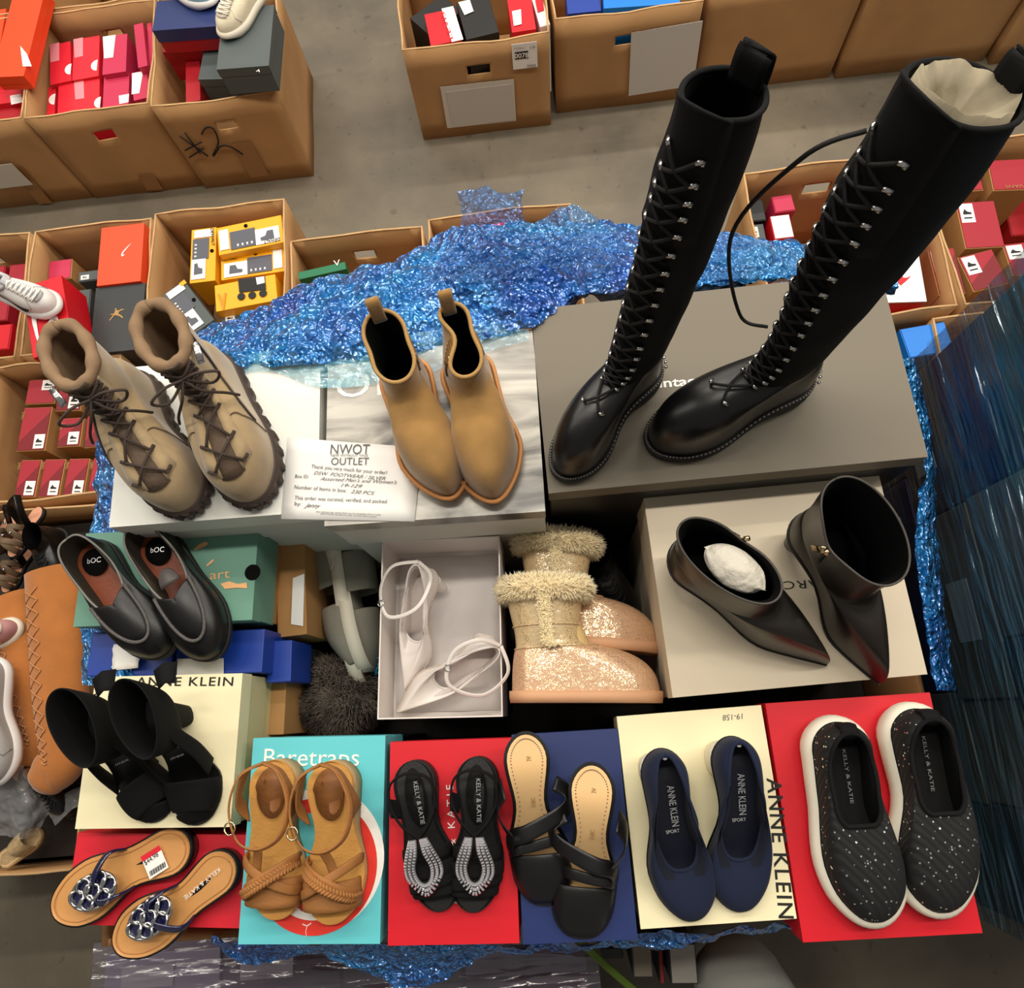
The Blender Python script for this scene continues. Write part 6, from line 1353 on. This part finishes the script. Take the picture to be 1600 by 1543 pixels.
# ---------------------------------------------------------------- loose sneakers on boxes
def trainer(heel,toe,z,side,label,m1,m2,msole,logo=None):
    M,L=place(heel,toe,z); W=L*.38; r=thing('sneaker',label,'shoe',M); n=56
    base=[Vector((p.x,p.y,.026)) for p in outl(L,W,'round',side,heel_w=.76,waist=.8)]
    loops=[]
    for z_,d in ((.0,-.004),(.004,.003),(.018,.006),(.028,.001),(.030,-.004)): loops.append([Vector((p.x,p.y,z_+(.008*sstep(p.y/L,.85,1) if z_<.01 else 0))) for p in off(base,d)])
    b=MB(); b.loft(loops); b.deck(loops[0]); b.deck(loops[-1]); fixn(b.build('sole',msole,r))
    hi=opening(n,.010,L*.46,W*.27,lambda t:.085-.02*math.sin(PI*t)+.004*t,sq=.8); sh=shell(off(base,-.002),hi,9,1.1,.85); b=MB(); b.loft(sh); b.build('upper',m1,r,sub=1)
    b=MB(); b.tube(hi+[hi[0]],.006,8); b.build('padded_collar',m2,r)
    lining(r,sh,base,m2)
    b=MB(); A=[[pt(sh,3.6+5.0*i/9,k,.003) for k in (-3.2,-1.6,0,1.6,3.2)] for i in range(10)]; A.append([p+Vector((0,-.004,.02)) for p in A[-1]]); b.loft(A,False); b.build('tongue',m2,r,solid=.003)
    b=MB()
    for i in range(7):
        j=4.2+4.2*i/6; b.tube(cr([pt(sh,j,-4,.003),pt(sh,j+.2,0,.009),pt(sh,j+.45,4,.003)],8),.0026,6); b.tube(cr([pt(sh,j,4,.003),pt(sh,j+.2,0,.007),pt(sh,j+.45,-4,.003)],8),.0026,6)
    b.build('laces',M_wink if msole is not M_whr else M_whr,r)
    b=MB(); b.tube([pt(sh,j_,k_,.001) for j_,k_ in [(1,9),(3,7),(5,5),(5.6,0),(5,-5),(3,-7),(1,-9)]],.0016,6); b.build('toe_overlay_seam',m2,r)
    if logo:
        for s in (-1,1):
            b=MB(); P=[pt(sh,1.2+a[1]*5.5,s*(9+a[0]*9),.0022) for a in ((0,.1),(.25,.0),(.55,.15),(1,.6))]; b.ribbon(cr(P,14),[.004+.010*math.sin(PI*min(1,k/9)) for k in range(14)],.0015,[Vector((-s,0,.3))]*14); b.build('side_logo',logo,r)
M_snw=mat('white_sneaker_leather',(232,228,226),.45,.1,80); M_snb=mat('pale_blue_mesh',(160,196,214),.6,.3,200); M_snc=mat('cream_mesh',(228,218,190),.75,.4,160,.05,20)
trainer((2,450),(96,492),.531,1,'white sneaker with black side mark on the red lettered box',M_snw,mat('sneaker_grey',(190,190,192),.6),M_snw,M_ink)
trainer((250,-40),(336,14),.501,1,'pale blue and white sneaker on the navy lid at the top edge',M_snb,M_snw,M_snw,None)
trainer((412,-18),(356,66),.521,-1,'cream chunky sneaker lying on the slate grey box',M_snc,M_whr,M_whr,None)
# ---------------------------------------------------------------- loose shoes in the left carton
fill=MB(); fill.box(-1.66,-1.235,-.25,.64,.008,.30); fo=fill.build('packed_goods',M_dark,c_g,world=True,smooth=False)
def lying_boot(topp,anklep,toep,z,label,m,lining,r0=.055):
    """knee boot lying on its side: shaft top, ankle and toe given as pixels at height z"""
    T,Aq,Q=at(topp,z),at(anklep,z),at(toep,z); r=thing('knee_boot',label,'boot',Matrix.Translation((Aq.x,Aq.y,z-.05)))
    path=cr([T,T.lerp(Aq,.5),Aq,Aq.lerp(Q,.4)+Vector((0,0,.0)),Q],30); loops=[]
    inv=r.matrix_basis.inverted()
    for i,p in enumerate(path):
        t=(path[min(i+1,29)]-path[max(i-1,0)]).normalized(); sd=Vector((0,0,1)).cross(t); u=i/29; rw=interp(u,[0,.3,.55,.72,.9,1],[r0*1.25,r0*1.15,r0*.85,r0*.95,r0*.75,r0*.25]); rh=interp(u,[0,.4,.7,.9,1],[.040,.044,.042,.036,.012])
        loops.append([inv@(p+sd*rw*math.cos(a)+Vector((0,0,1))*rh*math.sin(a)) for a in [2*PI*k/24 for k in range(24)]])
    b=MB(); b.loft(loops,True,False,True); b.build('suede_shaft',m,r,sub=1); b=MB(); c=sum(loops[0],Vector())/24; b.loft([loops[0],[c+(p-c)*.86 for p in loops[0]],[c+(p-c)*.8+(loops[6][0]-loops[0][0]) for p in loops[0]]]); b.build('fleece_lining',lining,r)
    b=MB()
    for j in range(2,17):
        for s in (0,1):
            q=loops[j][10]; q2=loops[j+1][7]; b.tube(cr([loops[j][10 if s else 7]+Vector((0,0,.002)),(q+q2)/2+Vector((0,0,.006)),loops[j+1][7 if s else 10]+Vector((0,0,.002))],6),.0016,5)
    b.build('laces',mat('tan_cord',(196,140,90),.8),r)
    b=MB(); b.tube([p+Vector((0,0,.0)) for p in [loops[i][18] for i in range(18,29)]],.009,7); b.build('sole',M_rub,r)
    return r
M_orsu=mat('orange_tan_suede',(176,108,48),.9,.4,200,.12,12,sheen=.4)
M_pinkl=mat('pinkish_fleece',(176,136,118),.95,.9,200)
lying_boot((84,890),(100,1180),(60,1235),.50,'orange-tan knee boot lying with laced shaft along the left side of the pile',M_orsu,M_pinkl,.060)
lying_boot((14,935),(70,1150),(30,1220),.44,'second orange-tan knee boot half under the first, at the left edge',M_orsu,M_pinkl,.05)
trainer((-60,1010),(42,985),.46,1,'pink sneaker with white sole under the orange-tan boots',mat('dusty_pink',(190,140,140),.7),M_whr,M_whr)
trainer((-5,1030),(-2,1225),.52,1,'light grey canvas slip-on at the left edge, beside the orange-tan boot',mat('light_grey_canvas',(176,176,174),.85,.3,300),mat('grey_trim',(150,150,150),.8),M_snw)
M_pinkin=mat('peach_insole',(224,160,128),.6); 
def cage(px,tp,z,label,k):
    M,L=place(px,tp,z); W=L*.38; r=thing('caged_sandal',label,'shoe',M@Matrix.Rotation(.25*k,4,'Y')); base=[p+Vector((0,0,.012)) for p in outl(L,W,'round',1)]
    sole(base,.012,M_rub,r,'sole',.002,bottom=lambda i,p:0.0); b=MB(); b.deck([p+Vector((0,0,.002)) for p in base]); b.build('insole',M_pinkin,r)
    mm=mat('taupe_strap',(104,84,62),.6)
    for t0,t1 in ((.85,.7),(.7,.85),(.62,.5),(.45,.6)): arch(r,base,t0,t1,.045,.016,.003,mm,'strap',None)
    for s in (-1,1):
        b=MB(); b.ribbon(cr([(s*W*.4,L*.4,.02),(s*W*.45,L*.2,.07),(0,-.005,.09)],12),.02,.003,[Vector((s,-.3,.1))]*12); b.build('back_strap',M_blk,r)
    b=MB()
    for q in ((0,.7),(.02,.5),(-.02,.6),(.0,.82)): c=Vector((q[0],q[1]*L,.06)); b.tube([c,c+Vector((0,0,.004))],.004,8)
    b.build('metal_studs',M_steel,r)
cage((70,795),(20,870),.44,'strappy studded sandal with peach insole, on top of the heap of shoes',1)
cage((30,800),(-10,865),.42,'strappy studded sandal at the left edge of the heap',-1)
cage((60,850),(10,925),.36,'strappy studded sandal lower in the heap, nearer the orange-tan boots',1)
dome_boot((92,830),(112,925),.40,'black hiking sandal-like shoe standing at the edge of the heap, left of the loafers')
dome_boot((85,1190),(125,1275),.36,'black shoe in the heap below the orange-tan boot')
def slide_(px,tp,z,label,m,mi):
    M,L=place(px,tp,z); W=L*.42; r=thing('slide_sandal',label,'shoe',M); base=[p+Vector((0,0,.02)) for p in outl(L,W,'round',1,heel_w=.8,waist=.85)]
    sole(base,.02,m,r,'sole',.004,bottom=lambda i,p:0.0); b=MB(); b.deck([p+Vector((0,0,.002)) for p in base],crown=-.003); b.build('footbed',mi,r)
    rows=[]
    for f in range(7):
        t=.5+.34*f/6; Aq=min((q for i,q in enumerate(base) if i>28),key=lambda q:abs(q.y-t*L)); Bq=min((q for i,q in enumerate(base) if i<=28),key=lambda q:abs(q.y-t*L)); cc=(Aq+Bq)/2; hw=(Bq-Aq).length/2+.004; rows.append([Vector((cc.x-hw*math.cos(PI*i/16),t*L,.015+.05*math.sin(PI*i/16)**.7)) for i in range(17)])
    b=MB(); b.loft(rows,False); b.build('band',m,r,solid=.004,sub=1)
slide_((52,1290),(20,1200),.40,'black slide sandal in the heap next to the clear plastic bags',mat('charcoal_foam',(62,62,64),.8),mat('charcoal_footbed',(84,86,86),.8))
slide_((100,1180),(35,1215),.38,'black slide sandal under the cuff heels, in the left carton',mat('charcoal_foam',(62,62,64),.8),mat('charcoal_footbed',(84,86,86),.8))
slide_((10,1345),(70,1300),.36,'beige jute-soled slide at the bottom corner of the left carton',M_cork,M_beige)
film('plastic_bag',[[A((-20,1180),.46),A((30,1190),.48),A((60,1230),.46)],[A((-20,1240),.47),A((35,1250),.50),A((78,1262),.45)],[A((-20,1300),.44),A((30,1310),.46),A((60,1300),.42)]],50,50,.016,12,M_plastic,'clear crinkled plastic bag on the heap of shoes at the lower left',2,'plastic bag')
film('plastic_bag',[[A((75,1270),.42),A((110,1235),.43),A((140,1225),.42)],[A((85,1290),.42),A((115,1262),.44),A((145,1250),.42)]],40,24,.010,14,M_plastic,'small clear plastic bag at the carton corner below the cuff heels',4,'plastic bag')
film('plastic_bag',[[A((-10,960),.46),A((40,1000),.47),A((50,1060),.45)],[A((-20,1010),.46),A((20,1050),.48),A((40,1100),.45)]],40,30,.014,14,M_plastic,'clear plastic bag between the pink sneaker and the grey canvas slip-on',6,'plastic bag')
# filler cores so the cartons read full below the boxes
# ---------------------------------------------------------------- front: wrapped low stack, upright boxes, strap
def low_stack():
    r=thing('wrapped_low_stack','low stack of plum coloured boxes in clear film, in front of the pile','pallet',Matrix.Translation((-.50,-.62,0))); inv=r.matrix_basis.inverted()
    cols=[mat('plum_box',(70,52,62),.45),mat('lilac_box',(128,118,136),.45),mat('brown_plum_box',(58,44,44),.5)]
    rnd=random.Random(3)
    for i in range(4):
        for j in range(5):
            for k in range(3):
                b=MB(); x0=-.50+i*.25; y0=-.26+j*.095; b.box(x0+.002,x0+.246,y0+.002,y0+.092,.02+k*.2,.215+k*.2+rnd.uniform(0,.004)); o=b.build('packed_box',cols[(i*2+j+k+rnd.randint(0,1))%3],r,smooth=False,bevel=.002)
                if k==2 and rnd.random()<.4: c=MB(); c.box(x0+.04,x0+.15,y0+.03,y0+.07,.6201,.6212); c.build('label',mat('lilac_label',(150,142,152),.5),o,smooth=False)
    rows=[[Vector((-.52+1.04*i/70,-.28+.52*j/40,.626+.010*abs(noise.noise(Vector((i*.12,j*.5,3)))))) for i in range(71)] for j in range(41)]; b=MB(); b.loft(rows,False)
    rows=[[Vector((-.52+1.04*i/70,.24+.006*abs(noise.noise(Vector((i*.3,j,1)))),.02+.606*j/12)) for i in range(71)] for j in range(13)]; b.loft(rows,False); b.build('film_wrap',M_filmpur,r)
low_stack()
for k,(px,m,lab) in enumerate((([(985,1472),(1020,1471),(1024,1530),(986,1530)],M_greyb,'grey upright box end in front of the pile, left one'),([(1042,1471),(1085,1470),(1098,1540),(1046,1540)],mat('wood_grey',(150,146,138),.6,.4,40,stretch=(1,8,1)),'grey wood-grain upright box end in front of the pile, right one'),([(938,1478),(975,1476),(976,1500),(938,1502)],M_charc,'charcoal upright box in front of the pile'),([(1026,1474),(1038,1474),(1042,1540),(1028,1540)],M_red2,'thin deep red box between the two grey upright ones'))): stand(px,.70-.03*k,.45,m,M_charc,lab)
carton(.15,.62,-.95,-.37,.24,'low dark carton on the floor carrying the upright boxes',seed=33,m=M_dark,holes=False) if False else None
b=MB(); pts=[at((905,1470),.74),at((960,1520),.66),at((1030,1580),.60)]; b.ribbon(cr(pts,12),.014,.002); tag(b.build('green_strap',mat('olive_green_strap',(86,110,30),.6)),'olive green packing strap running down in front of the pile','strap')
# ---------------------------------------------------------------- the person standing in front, only one knee in view
def person():
    K=at((1160,1500),.70); r=thing('person','person in grey trousers standing at the front edge, only a bent knee in view','person',Matrix.Translation((K.x,K.y-.25,0)))
    ox,oy=-K.x,-(K.y-.25)
    kx,ky=K.x+ox,K.y+oy
    V=[(kx+.18,-.25,.98),(kx+.08,-.12,.86),(kx,ky-.035,.61),(kx+.015,ky-.16,.36),(kx+.03,ky-.26,.10),(kx+.02,ky-.10,.04),(kx+.32,-.20,.86),(kx+.34,-.08,.52),(kx+.35,-.22,.10),(kx+.35,-.06,.04),(kx+.18,-.29,1.2),(kx+.18,-.32,1.42),(kx+.18,-.31,1.53),(kx+.18,-.27,1.64),(kx+.0,-.32,1.40),(kx-.07,-.36,1.14),(kx-.04,-.22,.98),(kx+.36,-.32,1.40),(kx+.43,-.36,1.14),(kx+.40,-.22,.98)]
    E=[(0,1),(1,2),(2,3),(3,4),(4,5),(0,6),(6,7),(7,8),(8,9),(0,10),(10,11),(11,12),(12,13),(11,14),(14,15),(15,16),(11,17),(17,18),(18,19)]
    R_=[.15,.112,.096,.07,.05,.045,.10,.072,.05,.045,.13,.14,.05,.09,.06,.045,.035,.06,.045,.035]
    me=bpy.data.meshes.new('body'); me.from_pydata(V,E,[]); o=bpy.data.objects.new('body',me); COL.objects.link(o); o.parent=r; me.materials.append(M_cloth)
    s=o.modifiers.new('skin','SKIN'); s.use_smooth_shade=True
    if not me.skin_vertices: 
        import bmesh; b=bmesh.new(); b.from_mesh(me); b.verts.layers.skin.verify(); b.to_mesh(me); b.free()
    for i,v in enumerate(me.skin_vertices[0].data): v.radius=(R_[i],R_[i]); v.use_root=(i==0)
    q=o.modifiers.new('sub','SUBSURF'); q.levels=2; q.render_levels=2
    t=bpy.data.textures.new('folds','CLOUDS'); t.noise_scale=.12; d=o.modifiers.new('folds','DISPLACE'); d.texture=t; d.strength=.018
person()
for o in list(bpy.data.objects):
    for k in ('_w','_d'):
        if k in o: del o[k]
# ---------------------------------------------------------------- groups of things of one kind
GR={'slip_on_sneaker':'pair of black sequinned slip-on sneakers','pump_shoe':'pair of navy knit pumps','mule_sandal':'pair of black and beige mules','rhinestone_sandal':'pair of black rhinestone sandals','strappy_sandal':'pair of brown strappy sandals','flip_flop':'pair of tan flip-flops','cuff_heel_sandal':'pair of black cuff heels','loafer':'pair of black loafers','combat_boot':'pair of taupe combat boots','chelsea_boot':'pair of tan ankle boots','tall_boot':'pair of tall black lace-up boots','pointed_ankle_boot':'pair of pointed ankle boots','fleece_lined_boot':'pair of fleece lined boots','white_heel':'pair of white pointed heels','grey_slide':'pair of grey wedge slides','knee_boot':'pair of orange-tan knee boots','cardboard_carton':'cardboard cartons on the floor','caged_sandal':'studded sandals in the left carton','slide_sandal':'slides in the left carton','stretch_film':'blue film around the pile','loose_film':'loose folds of blue film','plastic_bag':'clear bags in the left carton'}
for o in COL.objects:
    if o.parent is None and 'label' in o and 'group' not in o:
        b_=o.name.split('.')[0]; l=o['label']
        if b_ in GR: o['group']=GR[b_]
        elif 'box' in b_:
            if 'left carton' in l and 'dark red' in l: o['group']='dark red boxes in the left carton'
            elif 'right edge' in l or 'right carton' in l: o['group']='dark red boxes in the right edge carton'
            elif 'red box carton' in l: o['group']='boxes in the red box carton'
            elif 'yellow' in l or 'work boot' in l: o['group']='work boot boxes'
            elif 'under the' in l: o['group']='display boxes on top of the pile'
    if o.parent is None and 'label' in o and len(o['label'].split())>16: print('LONG',o['label'])
